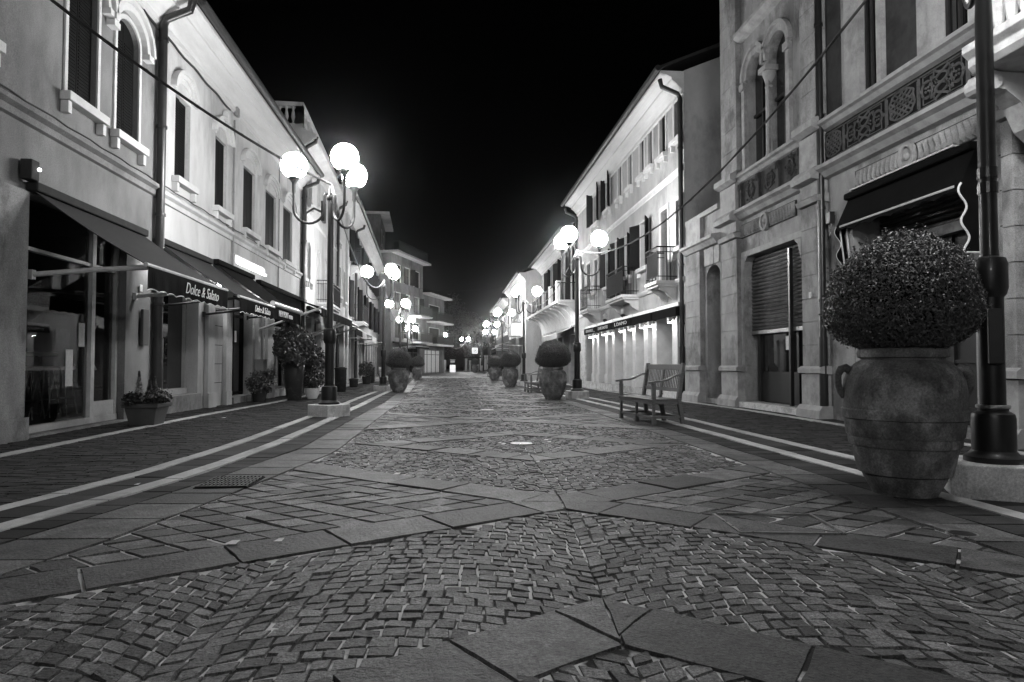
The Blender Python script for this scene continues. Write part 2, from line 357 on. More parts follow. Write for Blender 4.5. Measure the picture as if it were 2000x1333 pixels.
strip(wl, lx(LW1, -.15), lx(LW1, 0), -1, 62, .95, **kw2); strip(wl, lx(LW1, -.6), lx(LW1, -.46), -1, 62, .95, **kw2)
strip(wl, lambda y: 3.45, lambda y: 3.6, -1, 62, .95, **kw2); strip(wl, lambda y: 3.94, lambda y: 4.09, -1, 62, .95, **kw2)
strip(wl, lx(LK, -.07), lx(LK, .07), -1, 60, 1.1, **kw2); strip(wl, lambda y: pw(RK, y)-.07, lambda y: pw(RK, y)+.07, -1, 60, 1.1, **kw2)
tag(wl.build('white_stone_courses', M['wline'], recalc=False, tone=True), kind='structure')
g = MB(); ys = [-30, -5, 0, 4, 8, 13, 16, 20, 23, 26, 30, 35, 40, 52, 62]
for a, b in zip(ys, ys[1:]): g.poly([(-60, a, gz(a)-.0075), (60, a, gz(a)-.0075), (60, b, gz(b)-.0075), (-60, b, gz(b)-.0075)])
tag(g.build('street', M['joint'], recalc=False), kind='structure')
g = MB(); ys = [62, 84, 120, 152]
for a, b in zip(ys, ys[1:]): g.poly([(-60, a, gz(a)-.0075), (60, a, gz(a)-.0075), (60, b, gz(b)-.0075), (-60, b, gz(b)-.0075)])
tag(g.build('far_street', mat('far paving', .09, .15, .5, 2.5, .6, 20, spec=.5), recalc=False), kind='structure')
# ---------------------------------------------------------------- building kit
def facewall(mb, F_, a0, a1, z0, z1, holes, depth=.28):
    As = sorted({a0, a1, *[h[0] for h in holes], *[h[1] for h in holes]}); Zs = sorted({z0, z1, *[h[2] for h in holes], *[h[3] for h in holes]})
    As = [a for a in As if a0 <= a <= a1]; Zs = [z for z in Zs if z0 <= z <= z1]
    for i in range(len(As)-1):
        for j in range(len(Zs)-1):
            ca, cz = (As[i]+As[i+1])/2, (Zs[j]+Zs[j+1])/2
            if any(h[0] < ca < h[1] and h[2] < cz < h[3] for h in holes): continue
            mb.poly([F_.P(As[i], Zs[j]), F_.P(As[i+1], Zs[j]), F_.P(As[i+1], Zs[j+1]), F_.P(As[i], Zs[j+1])])
    for h in holes:
        x0, x1, y0, y1, rise = h[:5]; d = h[5] if len(h) > 5 else depth; zs = y1-rise; am = (x0+x1)/2; w = (x1-x0)/2
        pts = [(x0, y0), (x0, zs)]
        if rise > 0:
            arc = [(am-w*math.cos(math.pi*k/12), zs+rise*math.sin(math.pi*k/12)) for k in range(13)]
            for p, q in zip(arc, arc[1:]): mb.poly([F_.P(p[0], p[1]), F_.P(q[0], q[1]), F_.P(q[0], y1), F_.P(p[0], y1)])
            pts += arc[1:-1]
        pts += [(x1, zs), (x1, y0)]
        for p, q in zip(pts, pts[1:]+pts[:1]): mb.poly([F_.P(p[0], p[1], 0), F_.P(q[0], q[1], 0), F_.P(q[0], q[1], -d), F_.P(p[0], p[1], -d)])
class Bld:
    def __init__(s, name, label, F_, a0, a1, z1, depth=8, wall='plaster', z0=-.4, base=None, group=None):
        s.F = F_; s.a0, s.a1, s.z1, s.depth, s.z0, s.wm = a0, a1, z1, depth, z0, wall
        p = F_.P((a0+a1)/2, 0, -depth/2); s.root = thing(name, label, 'building', (p.x, p.y, gz(p.y)), group); s.holes = []; s.todo = []; s.base = base
    def hole(s, a0, a1, z0, z1, rise=0, depth=.28): s.holes.append((min(a0, a1), max(a0, a1), z0, z1, rise, depth))
    def wallmesh(s, body_from=None):
        mb = MB(); F_ = s.F; facewall(mb, F_, s.a0, s.a1, s.z0, s.z1, s.holes)
        dmax = max([h[5] for h in s.holes], default=.28)+.004
        zb = s.z0 if body_from is None else body_from
        mb.fbox(F_, s.a0+.002, s.a1-.002, zb, s.z1-.002, -s.depth, -dmax)
        for a in (s.a0, s.a1):
            mb.poly([F_.P(a, zb, 0), F_.P(a, s.z1, 0), F_.P(a, s.z1, -dmax-.02), F_.P(a, zb, -dmax-.02)])
        mb.poly([F_.P(s.a0, s.z1, 0), F_.P(s.a1, s.z1, 0), F_.P(s.a1, s.z1, -dmax-.02), F_.P(s.a0, s.z1, -dmax-.02)])
        s.wall = mb.build('wall', M[s.wm], s.root, recalc=False)
        for f in s.todo: f()
    def part(s, name, m, fn, parent=None, **kw):
        mb = MB(); fn(mb); return mb.build(name, M[m], parent or s.root, **kw)
    def band(s, name, m, prof, a0=None, a1=None):
        return s.part(name, m, lambda mb: mb.sweep(s.F, prof, s.a0 if a0 is None else a0, s.a1 if a1 is None else a1))
    def roof(s, over=.7, slope=.42, gut=True, cor=None, drop=.0, mo=True):
        z = s.z1; F_ = s.F; D = s.depth
        s.part('roof', 'roof', lambda mb: mb.sweep(F_, [(over, z-.02), (over, z+.06), (-D/2, z+.06+(D/2+over)*slope), (-D-.3, z+.06), (-D-.3, z-.02), (-D/2, z+(D/2+over)*slope-.06)], s.a0-.12, s.a1+.12))
        s.part('roof_gable', s.wm, lambda mb: mb.sweep(F_, [(0, z+.004), (-D/2, z+(D/2)*slope-.03), (-D, z+.004)], s.a0+.01, s.a1-.01))
        if mo: s.part('cornice', 'soffit', lambda mb: mb.sweep(F_, [(.002, z-.62), (.06, z-.60), (.06, z-.5), (.12, z-.46), (.2, z-.36), (.34, z-.26), (.34, z-.2), (.5, z-.12), (over-.06, z-.1), (over-.06, z-.024), (.002, z-.024)], s.a0, s.a1))
        if gut: s.part('gutter', 'gutter', lambda mb: mb.tube([F_.P(s.a0-.15, z-.02, over+.07), F_.P(s.a1+.15, z-.02, over+.07)], .085, 8))
    def pipe(s, a, z0, z1, r=.055, m='pipe', t=.09, over=None, cast=True):
        def fn(mb):
            pts = [s.F.P(a, z0, t), s.F.P(a, z1, t)]
            if over: pts += [s.F.P(a, z1+.12, t+.06), s.F.P(a, z1+.3, over-.05), s.F.P(a, z1+.5, over)]
            mb.tube(pts, r, 10)
            z = z0+.5
            while z < z1: mb.tube([s.F.P(a, z, t), s.F.P(a, z+.05, t)], r*1.25, 10); z += 1.6
            if cast: mb.tube([s.F.P(a, z0, t), s.F.P(a, z0+1.5, t)], r*1.2, 10)
        s.part('downpipe', m, fn, smooth=True)
    def window(s, a0, a1, z0, z1, rise=0, shut='closed', hood=True, sill=True, frame=True, sm='shutter', depth=.2, label=None, casing=.07, hoodm='trim', framem='trim', hrise=0):
        a0, a1 = min(a0, a1), max(a0, a1); s.hole(a0, a1, z0, z1, rise, depth)
        F_ = s.F; am = (a0+a1)/2; w = (a1-a0)/2; zs = z1-rise
        def arc(r_, dz=0, n=12): return [(am-(w+r_)*math.cos(math.pi*k/n), zs+(rise+r_)*math.sin(math.pi*k/n)+dz) for k in range(n+1)]
        def go():
            wo = s.part('window', 'pane', lambda mb: mb.fbox(F_, a0+.002, a1-.002, z0+.002, z1-.002, -depth+.005, -depth+.02))
            if label: wo['label'] = label
            def casement(mb):
                for x in (a0+.03, am, a1-.03): mb.fbox(F_, x-.03, x+.03, z0+.002, z1-.002, -depth+.022, -depth+.06)
                for z in (z0+.03, (z0+z1)/2, z1-.04): mb.fbox(F_, a0+.003, a1-.003, z-.025, z+.025, -depth+.024, -depth+.056)
            if shut != 'closed': s.part('casement', 'darkwood', casement, wo)
            if shut == 'closed' or shut == 'ajar':
                for sd in (-1, 1):
                    def leafm(mb, sd=sd):
                        x0, x1 = (a0+.006, am-.006) if sd < 0 else (am+.006, a1-.006)
                        top = [(x0, zs), (x1, zs)]
                        if rise: top = [p for p in arc(-.008) if x0-.01 <= p[0] <= x1+.01]; top = [(x0, top[0][1])]+top+[(x1, top[-1][1])]
                        poly = [(x0, z0+.01)]+[(min(max(x, x0), x1), z) for x, z in top]+[(x1, z0+.01)]
                        tt = -.075 if sd < 0 or shut == 'closed' else -.1
                        mb.prism([F_.P(x, z, tt-.03) for x, z in poly], [F_.P(x, z, tt) for x, z in poly])
                        z = z0+.1
                        while z < zs-.06: mb.fbox(F_, x0+.035, x1-.035, z, z+.022, tt, tt+.012); z += .05
                    s.part('shutter', sm, leafm, wo)
            elif shut == 'open':
                for sd in (-1, 1):
                    def leafm(mb, sd=sd):
                        h0 = F_.P(a0-.01, 0, .03) if sd < 0 else F_.P(a1+.01, 0, .03)
                        an = rad(R.uniform(16, 30)); e = F_.d*(sd*math.cos(an))+F_.n*math.sin(an); nn = F_.d*(-sd*math.sin(an))+F_.n*math.cos(an)
                        def pp(u, z, t): q = h0+e*u+nn*t; return (q.x, q.y, z)
                        def bx(u0, u1, za, zb, t0, t1): mb.box8([pp(u0, za, t0), pp(u1, za, t0), pp(u1, za, t1), pp(u0, za, t1), pp(u0, zb, t0), pp(u1, zb, t0), pp(u1, zb, t1), pp(u0, zb, t1)])
                        bx(0, w, z0+.01, z1-.01, 0, .03); z = z0+.1
                        while z < z1-.1: bx(.04, w-.04, z, z+.022, .03, .042); z += .055
                    s.part('shutter', sm, leafm, wo)
            if frame and not hrise:
                def fr(mb):
                    c = casing; mb.fbox(F_, a0-c, a0, z0, zs, .002, .03); mb.fbox(F_, a1, a1+c, z0, zs, .002, .03)
                    if rise:
                        A1, A2 = arc(0), arc(c)
                        for i in range(12): mb.prism([F_.P(*A1[i], .002), F_.P(*A1[i+1], .002), F_.P(*A2[i+1], .002), F_.P(*A2[i], .002)], [F_.P(*A1[i], .03), F_.P(*A1[i+1], .03), F_.P(*A2[i+1], .03), F_.P(*A2[i], .03)])
                    else: mb.fbox(F_, a0-c, a1+c, z1, z1+c, .002, .03)
                s.part('frame', framem, fr, wo)
            if sill:
                def si(mb):
                    mb.fbox(F_, a0-.14, a1+.14, z0-.13, z0-.004, .001, .15)
                    for x in (a0-.07, a1+.07): mb.fbox(F_, x-.045, x+.045, z0-.3, z0-.132, .001, .11)
                s.part('sill', framem, si, wo, bevel=.008)
            if hood:
                def ho(mb):
                    if hrise:
                        for r1, r2, t in ((.0, .1, .03), (.1, .18, .07), (.18, .25, .12)):
                            q_ = lambda r_, k: (am-(w+r_)*math.cos(math.pi*k/12), z1+.05+(hrise+r_)*math.sin(math.pi*k/12))
                            for i in range(12): mb.prism([F_.P(*q_(r1, i), .001), F_.P(*q_(r1, i+1), .001), F_.P(*q_(r2, i+1), .001), F_.P(*q_(r2, i), .001)], [F_.P(*q_(r1, i), t), F_.P(*q_(r1, i+1), t), F_.P(*q_(r2, i+1), t), F_.P(*q_(r2, i), t)])
                    elif rise:
                        for r1, r2, t in ((.13, .24, .10), (.24, .32, .16)):
                            A1, A2 = arc(r1), arc(r2)
                            for i in range(12): mb.prism([F_.P(*A1[i], .001), F_.P(*A1[i+1], .001), F_.P(*A2[i+1], .001), F_.P(*A2[i], .001)], [F_.P(*A1[i], t), F_.P(*A1[i+1], t), F_.P(*A2[i+1], t), F_.P(*A2[i], t)])
                        for x in (a0-.22, a1+.22): mb.fbox(F_, x-.09, x+.09, zs-.1, zs-.004, .001, .13)
                    else: mb.fbox(F_, a0-.12, a1+.12, z1+casing+.02, z1+casing+.1, .001, .12)
                s.part('hood_mould', hoodm, ho, wo)
        s.todo.append(go)
    def shopdoor(s, a0, a1, z0, z1, depth=.24, m='pane', fm='alu', n=2, label=None, transom=True, shutter=False):
        a0, a1 = min(a0, a1), max(a0, a1); s.hole(a0, a1, z0, z1, 0, depth); F_ = s.F
        def go():
            d = s.part('shop_front', m, lambda mb: mb.fbox(F_, a0+.003, a1-.003, z0+.003, z1-.003, -depth+.005, -depth+.02))
            if label: d['label'] = label
            def fr(mb):
                for i in range(n+1):
                    x = a0+.035+(a1-a0-.07)*i/n; mb.fbox(F_, x-.03, x+.03, z0+.003, z1-.003, -depth+.021, -depth+.07)
                for z in (z0+.06, z1-.04)+((z0+(z1-z0)*.8,) if transom else ()): mb.fbox(F_, a0+.004, a1-.004, z-.03, z+.03, -depth+.022, -depth+.066)
            s.part('frame', fm, fr, d)
        s.todo.append(go)
    def balcony(s, a0, a1, z, proj=.62, h=.95, slab='trim', rail='wrought', screened=False, bracket=True):
        F_ = s.F; a0, a1 = min(a0, a1), max(a0, a1)
        b = s.part('balcony', slab, lambda mb: (mb.fbox(F_, a0, a1, z-.1, z, .001, proj), mb.fbox(F_, a0+.04, a1-.04, z-.17, z-.102, .001, proj-.06)), bevel=.01)
        if bracket:
            for x in (a0+.18, a1-.18):
                pr = [(.001, z-.172), (proj-.12, z-.172), (proj-.16, z-.24), (.3, z-.3), (.22, z-.42), (.08, z-.5), (.001, z-.55)]
                s.part('bracket', slab, lambda mb: mb.prism([F_.P(x-.07, q, t) for t, q in pr], [F_.P(x+.07, q, t) for t, q in pr]), b)
        def rl(mb):
            e = proj-.04
            for zz in (z+h, z+.12, z+h-.14): mb.tube([F_.P(a0+.03, zz, .02), F_.P(a0+.03, zz, e), F_.P(a1-.03, zz, e), F_.P(a1-.03, zz, .02)], .014 if zz != z+h else .022, 6)
            n = int((a1-a0)/.1)
            for i in range(n+1): x = a0+.03+(a1-a0-.06)*i/n; mb.tube([F_.P(x, z, e), F_.P(x, z+h, e)], .008, 5)
            for sd in (a0+.03, a1-.03):
                for i in range(1, 6): mb.tube([F_.P(sd, z, e*i/6), F_.P(sd, z+h, e*i/6)], .008, 5)
            if screened: mb.fbox(F_, a0+.05, a1-.05, z+.15, z+h-.15, e-.03, e-.02)
        s.part('railing', rail, rl, b)
def awning(F_, a0, a1, zt, zb, proj, vh, label, fab='fabric', textm=None, text=None, arms='dark', group='shop awnings along the street', bar='alu', tsize=.2, scal=True, tshear=0, armz=None, tpos=.5, tw=None, name='shop_awning'):
    c = F_.P((a0+a1)/2, zt, 0); root = thing(name, label, 'awning', tuple(c), group)
    def P_(n, m, fn, par=None, **kw):
        mb = MB(); fn(mb); return mb.build(n, M[m], par or root, **kw)
    def can(mb):
        k = 6
        for i in range(k):
            u, v = i/k, (i+1)/k; t0, t1 = .06+(proj-.06)*u, .06+(proj-.06)*v
            z0 = zt+(zb-zt)*u-.04*math.sin(math.pi*u); z1 = zt+(zb-zt)*v-.04*math.sin(math.pi*v)
            n = 10
            for j in range(n):
                b0, b1 = a0+(a1-a0)*j/n, a0+(a1-a0)*(j+1)/n
                mb.box8([F_.P(b0, z0-.006, t0), F_.P(b1, z0-.006, t0), F_.P(b1, z1-.006, t1), F_.P(b0, z1-.006, t1), F_.P(b0, z0+.006, t0), F_.P(b1, z0+.006, t0), F_.P(b1, z1+.006, t1), F_.P(b0, z1+.006, t1)])
    P_('canopy', fab, can)
    P_('cassette', fab if bar != 'white' else 'alu', lambda mb: mb.fbox(F_, a0-.03, a1+.03, zt-.03, zt+.09, .01, .16), bevel=.02)
    P_('front_bar', 'alu', lambda mb: mb.tube([F_.P(a0-.02, zb, proj), F_.P(a1+.02, zb, proj)], .028, 8), smooth=True)
    if vh:
        def val(mb):
            n = int((a1-a0)/.045); pts = []
            for i in range(n+1):
                x = a0+(a1-a0)*i/n; w = .012*math.sin(x*9)+.006*math.sin(x*23); zbm = zb-vh+(.03*abs(math.sin((x-a0)*math.pi/.3)) if scal else 0)
                pts.append((F_.P(x, zb-.02, proj+.02), F_.P(x, zbm, proj+.02+w)))
            for (p, q), (r_, s_) in zip(pts, pts[1:]): mb.poly([p, r_, s_, q])
        v = P_('valance', 'fabric' if fab == 'fabric_mid' else fab, val)
        def pip(mb):
            n = int((a1-a0)/.045); L_ = []
            for i in range(n+1):
                x = a0+(a1-a0)*i/n; w = .012*math.sin(x*9)+.006*math.sin(x*23); L_.append(F_.P(x, zb-vh+(.03*abs(math.sin((x-a0)*math.pi/.3)) if scal else 0), proj+.02+w))
            mb.tube(L_, .006, 4)
        if scal: P_('valance_piping', 'piping', pip, v)
        if text: lettering(text, F_, a0+(a1-a0)*tpos, zb-vh*.52, proj+.045, tsize, M['letter'], v, tshear, tw)
    az = zb-.12 if armz is None else armz
    if arms:
        for x in (a0+.12, a1-.12):
            P_('arm', 'alu' if arms == 'white' else 'pipe', lambda mb: (mb.tube([F_.P(x, az, .02), F_.P(x, az+(zb-az)*.55, proj*.55), F_.P(x, zb-.02, proj-.02)], .034 if arms == 'white' else .024, 8), mb.fbox(F_, x-.04, x+.04, az-.06, az+.06, .002, .05)), smooth=False)
    return root
def lettering(text, F_, a, z, t, size, m, parent, shear=0, width=None, name='lettering', ext=.004):
    cu = bpy.data.curves.new('lettering', 'FONT'); cu.body = text; cu.size = size; cu.extrude = ext; cu.align_x = 'CENTER'; cu.align_y = 'CENTER'; cu.shear = shear; cu.resolution_u = 3; cu.offset = -.0035 if shear else 0
    o = bpy.data.objects.new('tmp', cu); C.objects.link(o); bpy.context.view_layer.update(); me = bpy.data.meshes.new_from_object(o); bpy.data.objects.remove(o)
    xs = [v.co.x for v in me.vertices]; sx = (width/(max(xs)-min(xs))) if width else 1.0
    off = OFF.get(parent.name, Vector((0, 0, 0))); right = F_.d if F_.side < 0 else -F_.d; c = F_.P(a, z, t)
    for v in me.vertices: q = c+right*(v.co.x*sx)+Vector((0, 0, 1))*v.co.y+F_.n*v.co.z-off; v.co = q
    me.materials.clear(); me.materials.append(m); ob = bpy.data.objects.new(name, me); C.objects.link(ob); ob.parent = parent; OFF[ob.name] = off; return ob
# ================================================================ LEFT SIDE
FL = Fac(-5.35, 0, 0, -1); A = FL.A
def Zl(px, py, t=0): return FL.hit(px, py, t)[1]
# --- house nearest on the left with the bar
e1 = A(301)
H1 = Bld('corner_house', 'pale two storey house with arched windows and the glazed bar below', FL, 2.0, e1, 7.72, 7, 'plaster_old_dim')
a42, a195, a240 = A(44), A(198), A(240)
W1a, W1b = A(118), A(178); W2a, W2b = A(216), A(261)
H1.window(W1a, W1b, Zl(148, 197), 6.75, .34, 'closed', label='larger dark arched window nearest the camera')
H1.window(W2a, W2b, Zl(237, 266), 6.6, .3, 'closed')
H1.window(W1a-2.3, W1a-1.6, Zl(148, 197), 6.75, .34, 'closed')
H1.hole(a42, a240+.1, .03, 3.12, 0, .24)
sw0, sw1 = A(292), A(396)
H1.wallmesh(3.2)
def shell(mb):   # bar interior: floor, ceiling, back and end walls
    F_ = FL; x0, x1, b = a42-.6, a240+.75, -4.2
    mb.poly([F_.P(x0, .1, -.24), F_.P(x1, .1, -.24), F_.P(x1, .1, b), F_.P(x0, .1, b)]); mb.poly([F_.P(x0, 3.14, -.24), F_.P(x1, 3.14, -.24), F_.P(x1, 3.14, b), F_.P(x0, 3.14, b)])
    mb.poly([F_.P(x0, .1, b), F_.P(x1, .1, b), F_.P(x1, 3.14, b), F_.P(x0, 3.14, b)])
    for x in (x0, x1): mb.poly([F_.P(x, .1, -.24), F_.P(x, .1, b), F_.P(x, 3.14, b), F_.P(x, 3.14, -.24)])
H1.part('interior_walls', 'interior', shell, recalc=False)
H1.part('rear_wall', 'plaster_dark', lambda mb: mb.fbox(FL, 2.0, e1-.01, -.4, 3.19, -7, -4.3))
sf = H1.part('shop_front', 'glass', lambda mb: mb.poly([FL.P(a42+.01, .1, -.17), FL.P(a240+.08, .1, -.17), FL.P(a240+.08, 3.1, -.17), FL.P(a42+.01, 3.1, -.17)]), recalc=False)
sf['label'] = 'tall glass front of the bar with pale door frame'
def fr(mb):
    for x, w in ((a42+.03, .03), (a195, .05), (a240+.05, .03)): mb.fbox(FL, x-w, x+w, .04, 3.11, -.21, -.11)
    mb.fbox(FL, a42+.01, a240+.08, .04, .13, -.205, -.10); mb.fbox(FL, a42+.01, a240+.08, 2.42, 2.47, -.20, -.12); mb.fbox(FL, a195+.05, a240+.02, .132, .36, -.195, -.125)
H1.part('frame', 'alu', fr, sf)
H1.part('handle', 'steel', lambda mb: mb.tube([FL.P(a195+.1, 1.55, -.11), FL.P(a195+.13, 1.4, -.2), FL.P(a195+.14, 1.1, -.17), FL.P(a195+.13, 1.0, -.2), FL.P(a195+.1, .85, -.11)], .014, 8), sf, smooth=True)
H1.part('poster', 'paper', lambda mb: mb.fbox(FL, a195-.62, a195-.44, .62, 1.15, -.165, -.16), sf)
H1.part('poster', 'paper', lambda mb: mb.fbox(FL, a195-.3, a195-.14, 1.2, 1.55, -.165, -.16), sf)
H1.part('step', 'stone', lambda mb: mb.fbox(FL, a42, a240+.3, -.1, .032, -.24, .03))
H1.part('pier', 'stone', lambda mb: (mb.fbox(FL, 4.2, a42-.03, -.2, 3.1, .002, .07), mb.fbox(FL, 4.1, a42+.0, -.2, .28, .07, .11)))
H1.part('belt_course', 'plaster_old_dim', lambda mb: mb.sweep(FL, [(.001, 3.95), (.05, 3.97), (.05, 4.06), (.12, 4.1), (.12, 4.16), (.001, 4.2)], 2.0, e1))
H1.roof(.62, .4); H1.pipe(A(303)-.12, -.1, 7.1, .075, 'pipe', .11, .62)
H1.part('corner_pier', 'plaster_old_dim', lambda mb: mb.fbox(FL, 4.0, A(16), 4.21, 7.0, .001, .05))
def wallunit(name, label, F_, a, z, w, h, t, m='alu', cat='wall unit', extra=None):
    o = thing(name, label, cat, tuple(F_.P(a, z, 0)))
    mb = MB(); mb.fbox(F_, a-w/2, a+w/2, z-h/2, z+h/2, .03, .03+t); mb.fbox(F_, a-w/4, a+w/4, z-h/4, z+h/4, .002, .03); mb.build('housing', M[m], o, bevel=.01)
    if extra: extra(o)
    return o
def bulb(F_, a, z, t, r=.04):
    def f(o): mb = MB(); mb.sphere(F_.P(a, z, t), r, 10, 6); mb.build('bulb', M['bulb_dim'], o, smooth=True)
    return f
za = Zl(58, 330)
wallunit('alarm_box', 'dull grey alarm box with small lit bulb above the left awning', FL, A(60, .15), Zl(60, 330, .15), .16, .25, .14, 'plaster_dark', 'alarm box', bulb(FL, A(60, .15)+.05, Zl(60, 330, .15)+.02, .185, .022))
for px, py, k in ((195, 250, 0), (272, 290, 1)): pass
# bar furniture behind the glass
def stool(x, y, z0=.1):
    o = thing('bar_stool', '', 'stool', (x, y, z0), 'bar stools behind the glass'); mb = MB(); mb.lathe([(.0, .74), (.17, .74), (.18, .78), (.16, .8), (0, .8)], (x, y, z0), 16); mb.build('seat', M['alu'], o, smooth=True)
    for k in range(4):
        a = math.pi/4+k*math.pi/2; mb = MB(); mb.tube([(x+.1*math.cos(a), y+.1*math.sin(a), z0+.74), (x+.22*math.cos(a), y+.22*math.sin(a), z0)], .011, 6); mb.build('leg', M['steel'], o, smooth=True)
    mb = MB(); mb.tube([(x+.17*math.cos(k*math.pi/2+math.pi/4), y+.17*math.sin(k*math.pi/2+math.pi/4), z0+.28) for k in range(5)], .008, 6); mb.build('foot_ring', M['steel'], o); return o
sy = [A(66, -1), A(100, -1), A(132, -1)]
for q, lb in zip(sy, ('white topped bar stool nearest the stone pier behind glass', 'middle white bar stool behind the bar window', 'bar stool behind the glass nearest the shop door')):
    stool(FL.o.x-1.05, q, .1)['label'] = lb
t_ = thing('bar_table', 'long white high table inside the bar window', 'table', tuple(FL.P(sy[1], .1, -1.6)))
mb = MB(); mb.fbox(FL, sy[0]-.5, sy[2]+.4, 1.08, 1.13, -1.85, -1.35); mb.build('table_top', M['alu'], t_, bevel=.006)
for x in (sy[0]-.35, sy[2]+.25): mb = MB(); mb.fbox(FL, x-.03, x+.03, .1, 1.078, -1.64, -1.56); mb.build('leg', M['steel'], t_)
# --- second house, bright
e2 = A(586)
H2 = Bld('terraced_house', 'bright plastered house with tall dark shutters above the lettered awnings', FL, e1+.004, e2, 7.72, 7, 'plaster')
for k, (p0, p1, pyb, pm, pyt) in enumerate(((336, 366, 352, 350, 188), (416, 439, 408, 427, 270), (472, 495, 452, 484, 330), (516, 537, 486, 527, 377), (551, 569, 513, 561, 408))):
    zb, zt = Zl(pm, pyb), Zl(pm, pyt); H2.window(A(p0), A(p1), zb, zt, 0, 'closed' if k else 'ajar', hrise=.24)
d2a, d2b = A(455), A(494)
H2.hole(A(292)+0, A(388), .32, 2.75, 0, .35); H2.shopdoor(d2a, d2b, .12, 2.7, .3, 'pane', 'shutter', 2, label='glass shop door between pale stone piers')
H2.shopdoor(A(506), A(516), .15, 2.6, .2, 'shutter', 'shutter', 1, transom=False)
H2.shopdoor(A(534), A(580), .12, 2.6, .3, 'pane', 'pipe', 3)
H2.wallmesh()
s2 = H2.part('shop_window', 'pane', lambda mb: mb.fbox(FL, A(292)+.003, A(388)-.003, .323, 2.747, -.34, -.31))
def fr2(mb):
    x0, x1 = A(292)+.003, A(388)-.003
    mb.fbox(FL, x0, x1, .324, .44, -.309, -.2); mb.fbox(FL, x0, x0+.06, .44, 2.746, -.308, -.24); mb.fbox(FL, x1-.06, x1, .44, 2.746, -.308, -.24)
H2.part('frame', 'alu', fr2, s2)
H2.part('display', 'paper', lambda mb: [mb.fbox(FL, A(x), A(x)+w, z, z+h, -.306, -.302) for x, w, z, h in ((322, .2, 1.0, .75), (335, .25, 1.9, .3), (345, .12, .7, .4), (318, .1, 2.2, .25))], s2)
H2.part('step', 'stone', lambda mb: mb.fbox(FL, A(290), A(392), -.1, .31, .002, .04)); H2.part('step', 'stone', lambda mb: mb.fbox(FL, d2a-.1, d2b+.1, -.2, .115, -.3, .08))
for p0, p1 in ((400, 413), (436, 444), (498, 504), (518, 530)):
    def pi(mb): mb.fbox(FL, A(p0), A(p1), -.3, 2.85, .002, .09); mb.fbox(FL, A(p0)-.04, A(p1)+.04, -.3, .3, .09, .13)
    H2.part('pier', 'plaster', pi, bevel=.01)
H2.part('pier_joints', 'plaster_dark', lambda mb: [mb.fbox(FL, A(414), A(435), z, z+.014, .0015, .004) for z in (.5, .93, 1.36, 1.8, 2.2)])
H2.part('belt_course', 'plaster', lambda mb: mb.sweep(FL, [(.001, 3.92), (.04, 3.93), (.04, 4.02), (.1, 4.06), (.1, 4.12), (.001, 4.15)], e1+.004, e2))
H2.roof(.62, .4); H2.pipe(A(450), 3.0, 6.9, .022, 'pipe_lt', .04); H2.pipe(A(541), 3.2, 7.0, .016, 'pipe_lt', .03); H2.pipe(e2+.02, -.1, 7.1, .07, 'pipe', .1, .62)
wallunit('alarm_box', 'small white alarm box high on the bright house wall', FL, A(430), Zl(430, 224), .16, .28, .12, 'alu', 'alarm box')
wallunit('junction_box', 'cable junction box under the eave of the bright house', FL, A(452), Zl(452, 213), .18, .22, .08, 'pipe_lt', 'junction box')
wallunit('number_plate', 'small house number plate beside the lettered awning', FL, A(271), Zl(271, 563), .1, .12, .01, 'paper', 'number plate')
wallunit('menu_case', 'glazed menu case on the pier beside the planter', FL, A(277), Zl(277, 640), .22, .62, .05, 'pot_grey', 'menu case')
for k_, (px_, w_, z_, h_) in enumerate(((462, .2, 1.0, .5), (480, .16, 1.5, .3), (548, .3, .5, .9), (562, .2, 1.2, .6), (572, .2, .6, .5))):
    H2.part('poster', 'paper', lambda mb: mb.fbox(FL, A(px_), A(px_)+w_, z_, z_+h_, -.278, -.274))
H1.part('shelf', 'alu', lambda mb: [mb.fbox(FL, a195-1.6, a240+.3, z, z+.03, -3.9, -3.5) for z in (.9, 1.3, 1.7)])
rb = random.Random(9); H1.part('bottles', 'steel', lambda mb: [mb.lathe([(.0, 0), (.035, 0), (.035, .17), (.012, .22), (.012, .27), (0, .27)], FL.P(a195-1.5+.12*k, z, -3.7), 8) for z in (.93, 1.33, 1.73) for k in range(20) if rb.random() < .7])
# awnings of the left side
def Fx(px, t): return FL.A(px, t)
awning(FL, 8.84, 11.87, 3.15, 2.21, 1.47, .33, 'grey canopy with black valance lettered Dolce e Salato nearest the camera', 'fabric_mid', text='Dolce & Salato', arms='white', tsize=.24, tshear=.38, armz=2.08, tpos=.6, tw=1.35)
awning(FL, 12.58, 15.0, 3.14, 2.18, 1.46, .3, 'second awning with black valance lettered Dolce e Salato over the door', 'fabric_mid', text='Dolce & Salato', arms='dark', tsize=.2, tshear=.38, armz=2.0, tpos=.58, tw=1.1)
a3 = awning(FL, 15.4, 18.1, 3.2, 2.26, 1.32, .3, 'dark awning with white bar lettered New Point', 'fabric', text='NEW POINT uomo', arms='dark', tsize=.2, scal=False, tpos=.4, tw=1.3)
mb = MB(); mb.tube([FL.P(15.35, 2.3, 1.34), FL.P(18.15, 2.3, 1.34)], .06, 10); mb.build('front_roll', M['alu'], a3, smooth=True)
awning(FL, 18.7, 24.4, 3.15, 2.5, 1.75, .26, 'long black awning with white folding arms over the plants', 'fabric', arms='white', scal=False, armz=1.85)
sl = thing('sign_lamp', 'glowing strip light above the dark New Point awning', 'lamp', tuple(FL.P(14.8, 3.5, .1)))
mb = MB(); mb.fbox(FL, A(452), A(511), 3.46, 3.62, .03, .07); mb.build('housing', M['alu'], sl); mb = MB(); mb.fbox(FL, A(452)+.05, A(511)-.05, 3.40, 3.455, .08, .14); mb.build('tube', M['tubelamp'], sl)
